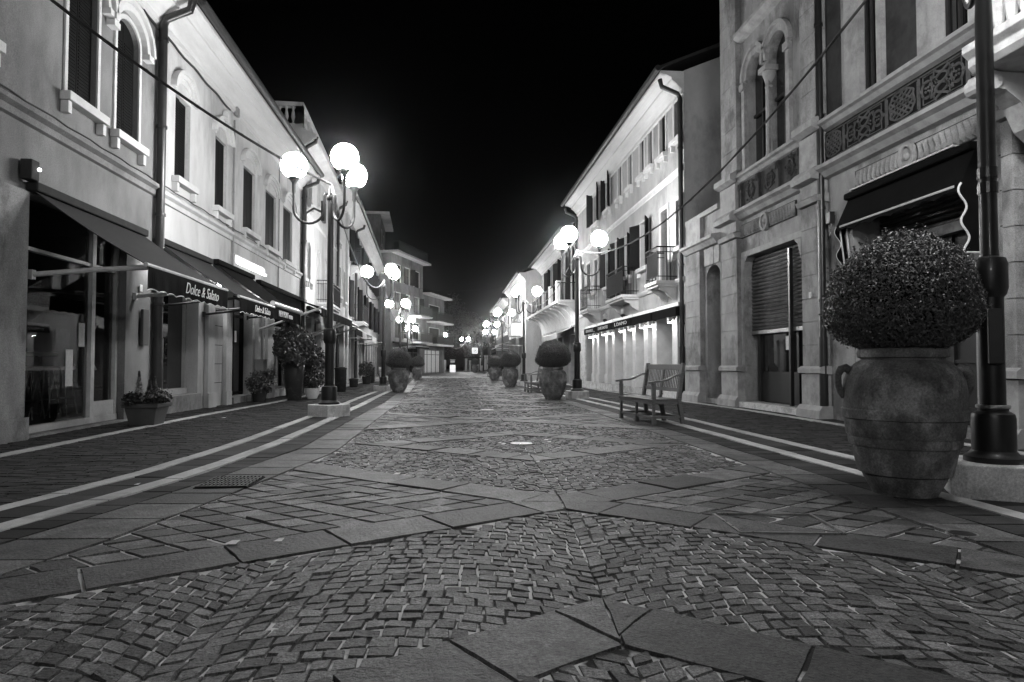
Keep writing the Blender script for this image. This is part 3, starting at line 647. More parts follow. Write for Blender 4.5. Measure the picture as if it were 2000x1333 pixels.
for k_, (a_, z_, lb_) in enumerate(((12.35, 2.75, 'small bright wall lamp between the two lettered awnings'), (15.2, 2.7, 'small bright wall lamp between the second and third awnings'), (18.4, 2.8, 'small bright wall lamp before the long black awning'))):
    o = thing('wall_lamp', lb_, 'lamp', tuple(FL.P(a_, z_, 0)), 'small wall lamps of the left shops'); mb = MB(); mb.fbox(FL, a_-.05, a_+.05, z_-.06, z_+.06, .002, .05); mb.tube([FL.P(a_, z_, .05), FL.P(a_, z_, .2)], .015, 6); mb.lathe([(.02, .06), (.075, .0), (.07, -.01)], FL.P(a_, z_, .22), 10); mb.build('bracket', M['alu'], o)
    mb = MB(); mb.sphere(FL.P(a_, z_-.03, .22), .042, 10, 6); mb.build('bulb', M['bulb'], o, smooth=True)
# --- third house with balustrade, street bends slightly left from here
F3 = Fac(-5.35, e2+.03, -2.5, -1); B_ = F3.A
def Z3(px, py, t=0): return F3.hit(px, py, t)[1]
e3 = B_(656)
H3 = Bld('balustraded_house', 'tall pale house crowned by a stone balustrade behind the first lamp', F3, .0, e3, 9.4, 9, 'plaster')
H3.window(B_(587.8), B_(593.2), Z3(591, 542), Z3(591, 458), .25, 'closed', hood=False); H3.window(B_(599), B_(605), Z3(602, 548), Z3(602, 472), .25, 'closed', hood=False)
H3.window(B_(619.5), B_(623), Z3(621, 575), Z3(621, 492), .25, 'closed', sm='shutter_lt', hood=False, sill=False); H3.window(B_(634), B_(637), Z3(635, 582), Z3(635, 508), .25, 'closed', sm='shutter_lt', hood=False, sill=False)
H3.window(B_(600), B_(606), Z3(603, 392), Z3(603, 335), .25, 'closed', hood=False); H3.window(B_(619), B_(623), Z3(621, 405), Z3(621, 352), 0, 'closed', sm='shutter_lt', hood=False)
H3.balcony(B_(617), B_(640), Z3(616, 590), .6, .9)
for x in (.6, 3.2, 6.2, 8.6): H3.shopdoor(x, min(x+1.8, e3-.2), .0, 2.7, .3, 'pane', 'pipe', 2)
H3.wallmesh()
H3.part('cornice', 'trim', lambda mb: mb.sweep(F3, [(.001, 8.6), (.08, 8.7), (.2, 8.85), (.42, 9.0), (.5, 9.02), (.5, 9.16), (.3, 9.2), (.001, 9.39)], -.02, e3))
H3.part('belt_course', 'trim', lambda mb: mb.sweep(F3, [(.001, 6.5), (.06, 6.54), (.06, 6.62), (.001, 6.66)], .0, e3))
def bal(mb):
    def run(P0, P1, n):
        for i in range(n+1):
            p = P0.lerp(P1, i/n)
            if i % 7 == 0: mb.box(p.x-.12, p.x+.12, p.y-.12, p.y+.12, 9.4, 10.2)
            else: mb.lathe([(.05, 0), (.05, .06), (.035, .1), (.075, .28), (.06, .4), (.035, .52), (.055, .6), (.055, .64)], (p.x, p.y, 9.52), 8)
        for za_, zb_, w in ((9.4, 9.52, .13), (10.16, 10.3, .14)):
            d = (P1-P0).normalized(); s_ = Vector((-d.y, d.x, 0))*w
            mb.box8([tuple(Vector((q.x, q.y, zz))) for zz in (za_, zb_) for q in (P0-s_-d*w, P1-s_+d*w, P1+s_+d*w, P0+s_-d*w)])
    a, b, c = F3.P(.14, 0, -.1), F3.P(e3-.14, 0, -.1), F3.P(.14, 0, -3.4); run(a, b, 42); run(a, c, 14)
H3.part('balustrade', 'trim', bal, recalc=True)
H3.pipe(.12, 0, 8.6, .07, 'pipe', .1, .5); H3.pipe(e3-.1, 0, 8.6, .07, 'pipe', .1, .5)
fl = thing('floodlight', 'black floodlight on a bracket high on the pale house', 'floodlight', tuple(F3.P(B_(603), 7, 0)))
xx, zz = B_(600), Z3(600, 372, .5)
mb = MB(); mb.fbox(F3, xx-.25, xx+.25, zz-.38, zz+.38, .5, .62); mb.build('head', M['iron'], fl, bevel=.02); mb = MB(); mb.tube([F3.P(xx-1.2, zz-1.5, .05), F3.P(xx-1.1, zz-.3, .1), F3.P(xx-.6, zz+.0, .3), F3.P(xx, zz, .52)], .04, 8); mb.build('bracket', M['iron'], fl, smooth=True)
# --- fourth and fifth left
e4 = B_(674)
H4 = Bld('narrow_house', 'narrow bright house between two dark downpipes on the left', F3, e3+.004, e4, 10.0, 8, 'plaster')
H4.window(B_(658), B_(664.5), Z3(661, 578), Z3(661, 520), 0, 'closed', hood=False); H4.window(B_(657), B_(662), Z3(660, 470), Z3(660, 420), 0, 'closed', hood=False); H4.window(B_(670), B_(673), Z3(671, 590), Z3(671, 530), 0, 'closed', hood=False)
H4.shopdoor(e3+.5, e4-.5, -.05, 2.6, .3, 'pane', 'pipe', 3); H4.wallmesh(); H4.roof(.7, .35)
e5 = B_(742)
H5 = Bld('long_house', 'long pale house with two iron balconies and boxed white eave', F3, e4+.004, e5, 10.15, 8, 'plaster_mid')
n5 = int((e5-e4)/2.6)
for i in range(n5):
    x = e4+1.0+i*2.6
    H5.window(x, x+1.0, 7.0, 8.9, 0, 'open', hood=False, sill=False, frame=False); H5.window(x, x+1.0, 3.7, 5.9, 0, 'closed' if i % 2 else 'open', hood=False, sill=False); H5.shopdoor(x-.3, x+1.4, -.1, 2.5, .3, 'pane', 'pipe', 2)
H5.wallmesh(); H5.roof(.7, .35)
for px0, px1, py in ((681, 712, 519), (683, 712, 628)):
    t = .8; a, z = F3.hit(px1, py, t); H5.balcony(a-0.0, F3.A(px1, t)-3.0 if False else a+3.2, z, .8, 1.0, rail='wrought')
H5.part('pilaster', 'trim', lambda mb: mb.fbox(F3, e4+.1, e4+.75, -.2, 9.4, .002, .14))
H5.pipe(e4+5.2, 0, 9.3, .08, 'pipe', .1, .6); H5.pipe(e5-.3, 0, 9.3, .08, 'pipe', .1, .6)
e6 = e5+9
H6 = Bld('tower_block', 'tall plain block with a flat roof rising over the long house', F3, e5+.004, e6, 16.2, 9, 'plaster_old_dim')
for z in (4, 7.2, 10.4, 13.4):
    for x in (e5+1.5, e5+5): H6.window(x, x+1.2, z, z+1.5, 0, 'closed', hood=False)
H6.wallmesh(); H6.part('roof', 'trim', lambda mb: mb.sweep(F3, [(.9, 16.2), (.9, 16.45), (-9.3, 16.45), (-9.3, 16.204), (0, 16.204)], e5-.2, e6+.2))
# far apartment buildings where the street bends
F6 = Fac(-5.9, 65.6, 17.6, -1)
H7 = Bld('apartment_building', 'four storey apartment building with long balconies at the bend', F6, 0, 8.9, 11.8, 9, 'plaster_old_dim')
for r_, z in enumerate((3.5, 6.3, 9.1)):
    for x in (.8, 3.4, 6.2): H7.window(x, x+1.5, z, z+1.7, 0, 'open' if (r_+int(x)) % 2 else 'closed', hood=False, sill=False)
H7.shopdoor(.6, 3.5, 0, 2.6, .3, 'lit_dim', 'pipe', 3); H7.shopdoor(4.5, 8, 0, 2.6, .3, 'pane', 'pipe', 3); H7.wallmesh()
for z in (3.2, 6.0): H7.balcony(5.2, 8.9, z, 1.2, 1.0, screened=True, bracket=False)
H7.part('roof', 'trim', lambda mb: mb.sweep(F6, [(.8, 11.8), (.8, 12.0), (-9.3, 12.0), (-9.3, 11.804), (0, 11.804)], -.3, 9.4)); H7.balcony(.3, 8.6, 12.02, .7, 1.0, slab='trim', bracket=False)
H8 = Bld('apartment_building', 'lower three storey block with balconies beside the far trees', F6, 9.0, 16.5, 8.6, 9, 'plaster_old_dim')
for z in (3.3, 5.9): H8.window(11, 14.5, z, z+1.7, 0, 'closed', hood=False, sill=False)
H8.shopdoor(9.6, 15.5, -.2, 2.5, .3, 'lit_dim', 'pipe', 4); H8.wallmesh(); H8.balcony(10.2, 16.3, 3.1, 1.3, 1.0, screened=True, bracket=False); H8.balcony(10.2, 16.3, 5.7, 1.3, 1.0, screened=True, bracket=False)
H8.part('roof', 'trim', lambda mb: mb.sweep(F6, [(.9, 8.6), (.9, 8.8), (-9.3, 8.8), (-9.3, 8.604), (0, 8.604)], 8.9, 16.9))
awning(F3, 1.2, 4.6, 3.0, 2.5, 1.6, .0, 'black folding arm awning just past the first lamp post', 'fabric', arms='white', scal=False, armz=1.9)
awning(F3, 5.2, 8.6, 3.1, 2.5, 1.4, .3, 'rounded dark awning over the shop past the flower pots', 'fabric', arms=None, scal=False)
awning(F3, e3+.3, e4-.3, 3.1, 2.6, 1.2, .35, 'white awning under the narrow house', 'fabric_lt', arms=None, scal=False)
awning(F3, e4+1, e4+5, 3.1, 2.5, 1.4, .3, 'white awning under the first balcony of the long house', 'fabric_lt', arms='white', scal=False)
awning(F3, e4+8, e4+13, 3.1, 2.4, 1.5, .3, 'dark awning halfway along the long house', 'fabric', arms='white', scal=False)
awning(F6, .4, 4.2, 3.0, 2.6, 2.4, .2, 'wide dark canopy at the foot of the far apartments', 'fabric', arms='white', scal=False)
# ================================================================ RIGHT SIDE
FA = Fac(6.45, 0, 0, 1); aA = FA.A
def ZA(px, py, t=0): return FA.hit(px, py, t)[1]
pa0, pa1 = aA(1410, .15), aA(1440, .15)   # far pilaster
pb0, pb1 = aA(1567, .15), aA(1604, .15)   # pilaster between the bays
AE = pa0+.02
zs = ZA(1599, 240, .15); zm = ZA(1599, 338, .15)       # sill string, lower string
S = Bld('palazzo', 'ornate stone palazzo with twin arched window and painted frieze on the right', FA, .5, AE, 10.6, 8, 'stone')
# openings
sh0, sh1 = aA(1454), aA(1570); zt_s = 3.28
S.hole(sh1-.02, sh0, .12, zt_s, 0, .30)
d0, d1 = aA(1668), aA(1905)
S.hole(d1, d0, .1, 3.3, 0, .6)
wA0, wA1 = aA(1500), aA(1466); wB0, wB1 = aA(1546), aA(1507)
for x0, x1 in ((wA0, wA1), (wB0, wB1)): S.hole(x0, x1, zs, 7.55, (x1-x0)/2, .2)
u0, u1 = aA(1730), aA(1697); v0, v1 = aA(1915), aA(1857)
S.hole(u0, u1, zs, 8.6, 0, .06); S.hole(v0, v1, zs, 8.6, 0, .06)
S.wallmesh()
for x0, x1 in ((wA0, wA1), (wB0, wB1)):
    w = S.part('window', 'pane', lambda mb: mb.fbox(FA, x0+.003, x1-.003, zs+.003, 7.54, -.19, -.17)); am, hw = (x0+x1)/2, (x1-x0)/2; zsp = 7.55-hw
    def arch(mb, am=am, hw=hw, zsp=zsp):
        for r1, r2, t in ((.0, .13, .05), (.13, .2, .1)):
            q = lambda r_, k: (am-(hw+r_)*math.cos(math.pi*k/14), zsp+(hw+r_)*math.sin(math.pi*k/14))
            for k in range(14): mb.prism([FA.P(*q(r1, k), .001), FA.P(*q(r1, k+1), .001), FA.P(*q(r2, k+1), .001), FA.P(*q(r2, k), .001)], [FA.P(*q(r1, k), t), FA.P(*q(r1, k+1), t), FA.P(*q(r2, k+1), t), FA.P(*q(r2, k), t)])
    S.part('arch_moulding', 'stone_trim', arch, w)
    S.part('casement', 'darkwood', lambda mb: (mb.fbox(FA, am-.03, am+.03, zs+.003, 7.5, -.168, -.13), mb.fbox(FA, x0+.004, x1-.004, 6.3, 6.36, -.168, -.12)), w)
cm = (wA0+wB1)/2
def col(mb, x, t=-.05):
    c = FA.P(x, 0, t); mb.lathe([(.12, 0), (.12, .06), (.1, .1), (.085, .14), (.08, .2), (.075, 1.5), (.09, 1.53), (.075, 1.57), (.08, 1.62), (.13, 1.78), (.14, 1.84)], (c.x, c.y, zs+.0), 16)
    mb.fbox(FA, x-.16, x+.16, zs+1.84, zs+1.95, t-.16, t+.16)
S.part('column', 'stone_trim', lambda mb: col(mb, cm), smooth=True)
for x in (wA1+.1, wB0-.1): S.part('pilaster', 'stone_trim', lambda mb: (mb.fbox(FA, x-.07, x+.07, zs+.002, 7.1, .001, .08), mb.fbox(FA, x-.1, x+.1, 6.95, 7.1, .08, .12)))
# big pilasters with courses
def pil(x0, x1, z0, z1, t0=.002, t1=.15, step=.41):
    def f(mb):
        z = z0
        while z < z1-.02: mb.fbox(FA, x0, x1, z+.008, min(z+step-.008, z1), t0, t1); z += step
        mb.fbox(FA, x0+.015, x1-.015, z0, z1, t0, t1-.014)
    return f
for x0, x1 in ((pa1, pa0), (pb1, pb0), (aA(1985, .15), aA(1962, .15))):
    S.part('pilaster', 'stone', pil(x0, x1, .86, 3.72)); S.part('pilaster', 'stone', pil(x0, x1, zs+.16, 10.5, .002, .13, .5))
    S.part('pedestal', 'stone_trim', lambda mb: (mb.fbox(FA, x0-.02, x1+.02, .2, .76, .002, .17), mb.sweep(FA, [(.002, .76), (.22, .78), (.22, .86), (.16, .9), (.002, .9)], x0-.06, x1+.06), mb.sweep(FA, [(.002, -.1), (.27, -.1), (.25, .14), (.19, .22), (.002, .22)], x0-.07, x1+.07)))
    S.part('capital', 'stone_trim', lambda mb: (mb.sweep(FA, [(.002, 3.73), (.2, 3.75), (.24, 3.84), (.002, 3.88)], x0-.04, x1+.04), mb.fbox(FA, x0, x1, 3.885, zm-.02, .002, .16), mb.sweep(FA, [(.18, zm-.12), (.32, zm-.1), (.34, zm+.0), (.26, zm+.1), (.18, zm+.12)], x0-.04, x1+.04), mb.fbox(FA, x0, x1, zm+.13, zs-.14, .002, .17), mb.sweep(FA, [(.18, zs-.12), (.3, zs-.06), (.3, zs+.06), (.16, zs+.12), (.16, zs-.1)], x0-.04, x1+.04)))
S.band('string_course', 'stone_trim', [(.001, zm-.12), (.09, zm-.1), (.16, zm-.02), (.24, zm+.02), (.24, zm+.08), (.1, zm+.12), (.001, zm+.14)], .5, AE)
S.band('sill_course', 'stone_trim', [(.001, zs-.16), (.08, zs-.14), (.14, zs-.08), (.2, zs-.06), (.2, zs-.003), (.001, zs+.02)], .5, AE)
S.part('upper_moulding', 'stone_trim', lambda mb: mb.sweep(FA, [(.001, 8.1), (.1, 8.13), (.2, 8.2), (.2, 8.28), (.001, 8.32)], pb0+.05, pa1-.03))
S.part('dado', 'stone', lambda mb: (mb.fbox(FA, .5, aA(1930), .0, .74, .002, .06), mb.sweep(FA, [(.002, .75), (.1, .77), (.1, .86), (.002, .9)], .5, aA(1930)), mb.fbox(FA, .5, aA(1930), -.1, .2, .06, .1)), )
S.part('masonry_joints', 'plaster_dark', lambda mb: ([mb.fbox(FA, .5, aA(1958), z, z+.014, .0005, .003) for z in (1.3, 1.72, 2.14, 2.56, 2.98, 3.4)], [mb.fbox(FA, aA(1980)-(k % 2)*.3, aA(1980)-(k % 2)*.3+.01, z, z+.42, .0005, .003) for k, z in enumerate((.9, 1.3, 1.72, 2.14, 2.56, 2.98))]))
def ribbon(mb, pts, w, t, closed=False):      # flat raised strap of width w along (a, z) points
    n = len(pts); L_ = []
    for i, (x, z) in enumerate(pts):
        p = pts[(i-1) % n] if (i or closed) else pts[0]; q = pts[(i+1) % n] if (i < n-1 or closed) else pts[-1]
        dx, dz = q[0]-p[0], q[1]-p[1]; l = math.hypot(dx, dz) or 1; L_.append(((x-dz/l*w/2, z+dx/l*w/2), (x+dz/l*w/2, z-dx/l*w/2)))
    for i in range(n if closed else n-1):
        a, b = L_[i], L_[(i+1) % n]; mb.box8([FA.P(*a[0], .03), FA.P(*b[0], .03), FA.P(*b[1], .03), FA.P(*a[1], .03), FA.P(*a[0], t), FA.P(*b[0], t), FA.P(*b[1], t), FA.P(*a[1], t)])
fz0, fz1 = zm+.2, zs-.22; fc = (fz0+fz1)/2; fh = (fz1-fz0)/2
xf0, xf1 = aA(1616), 5.0
fp = S.part('frieze', 'frieze', lambda mb: mb.fbox(FA, xf1, xf0, fz0-.04, fz1+.04, .002, .03))
fp['label'] = 'dark painted frieze with pale interlaced strapwork'
def orn(mb):
    tt = .045
    def rect(x0, x1, z0, z1, w=.018): ribbon(mb, [(x0, z0), (x1, z0)], w, tt-.006); ribbon(mb, [(x0, z1), (x1, z1)], w, tt-.006); ribbon(mb, [(x0, z0), (x0, z1)], w, tt-.006); ribbon(mb, [(x1, z0), (x1, z1)], w, tt-.006)
    def lattice(x0, x1):
        c, hw = (x0+x1)/2, abs(x1-x0)/2*.8; H = fh*.86; n = 4
        for k in range(-2, 3):
            for sg in (-1, 1):
                p = []
                for i in range(25):
                    u = -1+2*i/24; x = k*.46*hw+sg*u*hw*1.0
                    if abs(x) <= hw*(1-.25*abs(u)**3) : p.append((c+x, fc+u*H*.92))
                if len(p) > 2: ribbon(mb, p, .026, tt+.002*k)
        ribbon(mb, [(c+hw*(1+.06*math.sin(8*q))*math.copysign(abs(math.cos(q))**.6, math.cos(q)), fc+H*math.copysign(abs(math.sin(q))**.7, math.sin(q))) for q in [2*math.pi*i/48 for i in range(48)]], .026, tt+.001, True)
        for x in (c-hw*1.3, c+hw*1.3): ribbon(mb, [(x, fc-fh*.85), (x, fc+fh*.85)], .05, tt-.008)
    def knot(x0, x1):
        c, hw = (x0+x1)/2, abs(x1-x0)/2
        for ph in (0, math.pi): ribbon(mb, [(c+.12*math.sin(1.5*q*math.pi+ph), fc+fh*.92*q) for q in [-1+2*i/30 for i in range(31)]], .032, tt+(.003 if ph else 0))
        for sg in (-1, 1):
            cx = c+sg*hw*.68; ribbon(mb, [(cx+.1*math.cos(q), fc+.115*math.sin(q)) for q in [2*math.pi*i/24 for i in range(24)]], .03, tt, True)
            for k in range(4): q = k*math.pi/2+.78; mb.sphere(FA.P(cx+.035*math.cos(q), fc+.035*math.sin(q), .035), .018, 8, 5)
            for sz in (-1, 1):
                ribbon(mb, [(c+sg*.07, fc+sz*.02), (c+sg*.16, fc+sz*.14), (c+sg*hw*.42, fc+sz*.14), (c+sg*hw*.55, fc+sz*.03)], .028, tt)
                ribbon(mb, [(c+sg*.14, fc+sz*fh*.85), (c+sg*.14, fc+sz*fh*.66), (c+sg*hw*.5, fc+sz*fh*.66), (c+sg*hw*.5, fc+sz*fh*.42), (c+sg*hw*.86, fc+sz*fh*.42), (c+sg*hw*.86, fc+sz*fh*.85), (c+sg*.14, fc+sz*fh*.85)], .014, tt)
            for k in range(3): q = k*2.1; mb.sphere(FA.P(c+sg*hw*.3+.03*math.cos(q), fc+.03*math.sin(q), .035), .016, 8, 5)
        mb.sphere(FA.P(c+hw*.95, fc, .035), .03, 8, 5); mb.sphere(FA.P(c-hw*.95, fc, .035), .03, 8, 5)
    xs = [aA(p) for p in (1616, 1658, 1742, 1808, 1905)]
    per = xs[1]-xs[3]; w1 = xs[2]-xs[3]; w2 = per-w1
    x = xs[0]; seg = []
    seq = [('l', xs[0]-xs[1]), ('k', xs[1]-xs[2]), ('l', xs[2]-xs[3]), ('k', xs[3]-xs[4]), ('l', .5), ('k', 1.0), ('l', .5)]
    for kind, wd in seq:
        if x-wd < xf1: break
        (lattice if kind == 'l' else knot)(x-wd+.03, x-.03); rect(x-wd+.012, x-.012, fz0, fz1, .02); x -= wd
S.part('strapwork', 'strap', orn, fp, recalc=False)
# carved parapet under the twin window
cp = S.part('parapet_panel', 'stone_carved_shade', lambda mb: mb.fbox(FA, pb0+.04, pa1-.05, zm+.15, zs-.17, .002, .05))
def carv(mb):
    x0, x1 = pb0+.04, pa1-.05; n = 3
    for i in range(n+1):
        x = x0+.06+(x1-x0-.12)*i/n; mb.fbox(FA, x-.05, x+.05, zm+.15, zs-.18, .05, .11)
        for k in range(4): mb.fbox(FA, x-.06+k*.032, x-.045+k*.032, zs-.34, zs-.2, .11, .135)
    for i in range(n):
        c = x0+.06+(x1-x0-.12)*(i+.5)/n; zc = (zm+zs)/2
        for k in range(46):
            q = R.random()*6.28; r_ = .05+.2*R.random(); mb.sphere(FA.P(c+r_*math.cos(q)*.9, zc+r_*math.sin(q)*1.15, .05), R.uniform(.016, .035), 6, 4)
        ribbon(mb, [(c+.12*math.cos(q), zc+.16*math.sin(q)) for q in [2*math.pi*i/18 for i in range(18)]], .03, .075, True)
S.part('carving', 'stone_carved_shade', carv, cp, recalc=False)
# fluted bands with medallions
def flutes(x0, x1, z0, z1, sd):             # one corrugated relief sheet of wavy flutes
    def f(mb):
        xm = (x0+x1)/2; A0, A1 = (xm+.18, x1) if sd else (x0, xm-.18); n = max(2, int((A1-A0)/.1)); nx, nz = n*8, 8; sg = 1 if sd else -1; b_ = len(mb.v)
        for i in range(nx+1):
            for j in range(nz+1):
                u = j/nz; x = A0+(A1-A0)*i/nx+sg*.02*math.sin(5*u)*(1 if 0 < i < nx else 0); t = .032+.06*max(0, math.sin(2*math.pi*i/8))**.6*(1 if 0 < j < nz else 0)
                mb.v.append(tuple(FA.P(x, z0+.015+(z1-z0-.03)*u, t)))
        for i in range(nx):
            for j in range(nz): k = b_+i*(nz+1)+j; mb.f.append((k, k+nz+1, k+nz+2, k+1)); mb.t.append(.5)
    return f
def medal(xm, zc):
    c = FA.P(xm, zc, 0)
    def f(mb):
        for r1, r2, t in ((.0, .12, .05), (.12, .17, .09)):
            for k in range(20):
                q0, q1 = 2*math.pi*k/20, 2*math.pi*(k+1)/20
                mb.prism([FA.P(xm+r*math.cos(q), zc+r*1.15*math.sin(q), .005) for r, q in ((r1, q0), (r2, q0), (r2, q1), (r1+1e-4, q1))], [FA.P(xm+r*math.cos(q), zc+r*1.15*math.sin(q), t) for r, q in ((r1, q0), (r2, q0), (r2, q1), (r1+1e-4, q1))])
        mb.sphere(FA.P(xm, zc, .05), .06, 10, 6)
    return f
for x0, x1 in ((aA(1560), aA(1450)), (aA(1925), aA(1678))):
    zc = 3.87; b_ = S.part('fluted_band', 'stone_carved_shade', lambda mb: mb.fbox(FA, x0, x1, zc-.15, zc+.15, .002, .03)); [S.part('fluting', 'stone', flutes(x0+.03, x1-.03, zc-.15, zc+.15, sd_), b_) for sd_ in (False, True)]; S.part('medallion', 'stone_trim', medal((x0+x1)/2, zc), b_)
# roller shutter bay
sh = S.part('roller_shutter', 'rollsh', lambda mb: [mb.sweep(FA, [(-.2, z), (-.17, z+.02), (-.16, z+.055), (-.2, z+.075)], sh1, sh0-.005) for z in [1.66+.08*k for k in range(20)]])
S.part('bottom_rail', 'steel', lambda mb: mb.fbox(FA, sh1, sh0-.005, 1.58, 1.655, -.21, -.15), sh)
S.part('surround', 'stone_trim', lambda mb: (mb.fbox(FA, sh0+.0, sh0+.16, .12, zt_s+.12, .002, .05), mb.fbox(FA, sh1-.1, sh0, zt_s, zt_s+.12, .002, .05),
    mb.prism([FA.P(a, z  , -.15) for a, z in ((sh0-.003, zt_s-.003), (sh0-.25, zt_s-.003), (sh0-.12, zt_s-.1), (sh0-.003, zt_s-.42))], [FA.P(a, z, .04) for a, z in ((sh0-.003, zt_s-.003), (sh0-.25, zt_s-.003), (sh0-.12, zt_s-.1), (sh0-.003, zt_s-.42))]),
    mb.prism([FA.P(a, z  , -.15) for a, z in ((sh1+.003, zt_s-.003), (sh1+.25, zt_s-.003), (sh1+.12, zt_s-.1), (sh1+.003, zt_s-.42))], [FA.P(a, z, .04) for a, z in ((sh1+.003, zt_s-.003), (sh1+.25, zt_s-.003), (sh1+.12, zt_s-.1), (sh1+.003, zt_s-.42))])))
sd = S.part('shop_front', 'darkwood', lambda mb: (mb.fbox(FA, sh1, sh0-.2, .13, 1.6, -.295, -.28), mb.fbox(FA, sh1+.02, sh0-.22, .15, .75, -.28, -.25), mb.fbox(FA, sh0-.3, sh0-.2, .13, 1.6, -.28, -.21), mb.fbox(FA, sh1+.6, sh1+.68, .13, 1.6, -.28, -.22)))
S.part('pane', 'pane', lambda mb: mb.fbox(FA, sh1+.7, sh0-.32, .78, 1.55, -.279, -.265), sd); S.part('notice', 'paper', lambda mb: mb.fbox(FA, sh1+.98, sh1+1.18, 1.22, 1.5, -.264, -.260), sd)
S.part('post', 'pipe', lambda mb: mb.fbox(FA, aA(1543, -.1)-.03, aA(1543, -.1)+.03, .12, 3.2, -.15, -.08)); S.part('step', 'plinth', lambda mb: mb.fbox(FA, sh1-.05, sh0+.1, -.1, .11, -.29, .16))
# main shop door bay
dr = S.part('door', 'darkwood', lambda mb: (mb.fbox(FA, d1+.005, d0-.3, .11, 3.0, -.59, -.55), [mb.fbox(FA, x, x+.06, .11, 3.0, -.55, -.51) for x in (d1+.05, d1+1.0, d0-.4, d1+.55, d1+1.5)], [mb.fbox(FA, d1+.11, d0-.4, z, z+.05, -.55, -.52) for z in (.3, .95, 2.3, 2.8)]))
S.part('shutter_box', 'rollsh', lambda mb: (mb.fbox(FA, d1+.005, d0-.005, 2.74, 2.88, -.5, -.36), [mb.sweep(FA, [(-.5, z), (-.46, z+.02), (-.46, z+.05), (-.5, z+.07)], d1+.005, d0-.005) for z in (2.9, 2.98, 3.06, 3.14, 3.22)]))
S.part('console', 'stone_trim', lambda mb: [mb.prism([FA.P(x-.1, z, t) for t, z in ((-.3, 2.3), (.02, 2.4), (.12, 2.7), (.16, 3.0), (.1, 3.2), (-.3, 3.2))], [FA.P(x+.1, z, t) for t, z in ((-.3, 2.3), (.02, 2.4), (.12, 2.7), (.16, 3.0), (.1, 3.2), (-.3, 3.2))]) for x in (d0-.14,)])
S.part('jamb', 'stone_trim', lambda mb: mb.fbox(FA, d0-.25, d0-.02, .1, 2.3, -.4, .0))
# upper windows with jambs and dark wall panels
for x0, x1 in ((u0, u1), (v0, v1)):
    w = S.part('window', 'pane', lambda mb: mb.fbox(FA, x0+.003, x1-.003, zs+.003, 8.59, -.055, -.04))
    S.part('casement', 'darkwood', lambda mb: [mb.fbox(FA, x-.025, x+.025, zs+.004, 8.58, -.038, -.01) for x in (x0+.03, (x0+x1)/2, x1-.03)], w)
    S.part('jamb', 'stone_trim', lambda mb: (mb.fbox(FA, x1, x1+.2, zs+.02, 8.8, .002, .09), mb.fbox(FA, x1+.2, x1+.46, zs+.02, 8.8, .002, .05), mb.fbox(FA, x0-.12, x0, zs+.02, 8.8, .002, .08), mb.fbox(FA, x0, x1, 8.6, 8.8, .002, .08)), w)
S.part('wall_panel', 'plaster_dark', lambda mb: (mb.fbox(FA, aA(1652)+.01, pb1-.03, zs+.03, 9.5, .001, .012), mb.fbox(FA, v1+.48, u0-.14, zs+.03, 9.5, .001, .012)))
# balcony at top right
za, zz_ = FA.hit(1890, 142, .95)
by1 = za
S.part('balcony', 'stone_trim', lambda mb: (mb.sweep(FA, [(.25, zz_-.02), (.9, zz_-.02), (.95, zz_+.04), (.95, zz_+.12), (1.02, zz_+.18), (1.02, zz_+.26), (.25, zz_+.26)], 2.5, by1)), bevel=.01)
S.part('balcony_balustrade', 'stone_trim', lambda mb: ([mb.lathe([(.06, 0), (.04, .06), (.08, .25), (.035, .5), (.06, .6)], FA.P(by1-.15-.16*k, zz_+.27, .85), 10) for k in range(26)], mb.fbox(FA, 2.5, by1, zz_+.88, zz_+1.0, .75, .98)))
def vol(mb, dx=0):
    x = aA(1978, .5)-dx
    pr = [(.16, zz_-.03), (.85, zz_-.03), (.88, zz_-.12), (.8, zz_-.2), (.62, zz_-.22), (.45, zz_-.35), (.33, zz_-.6), (.16, zz_-.75)]
    mb.prism([FA.P(x-.12, z, t) for t, z in pr], [FA.P(x+.12, z, t) for t, z in pr]); mb.tube([FA.P(x-.15, zz_-.13, .78), FA.P(x+.15, zz_-.13, .78)], .1, 14)
S.part('bracket', 'stone_trim', vol); S.part('bracket', 'stone_trim', lambda mb: vol(mb, 2.0))
S.pipe(aA(1609, .1), -.1, 9.5, .06, 'pipe', .12, cast=True)
for k, (x, z) in enumerate(((1586, 552),)): wallunit('number_plate', 'small number plate on the palazzo pilaster beside the shutter', Fac(6.3, 0, 0, 1), aA(1586, .15), ZA(1586, 577, .15), .08, .11, .008, 'paper', 'number plate')
wallunit('wall_phone', 'dark control box with hanging cable beside the downpipe', FA, aA(1622, .1), ZA(1622, 425, .1), .12, .2, .1, 'pipe', 'control box', lambda o: (lambda mb: (mb.tube([FA.P(aA(1622, .1)-.03, ZA(1622, 425, .1)-.1, .08), FA.P(aA(1622, .1)-.02, ZA(1622, 425, .1)-.3, .08), FA.P(aA(1622, .1)+.03, ZA(1622, 425, .1)-.3, .08), FA.P(aA(1622, .1)+.03, ZA(1622, 425, .1)-.1, .08)], .012, 6), mb.build('cable_loop', M['pipe'], o)))(MB()))
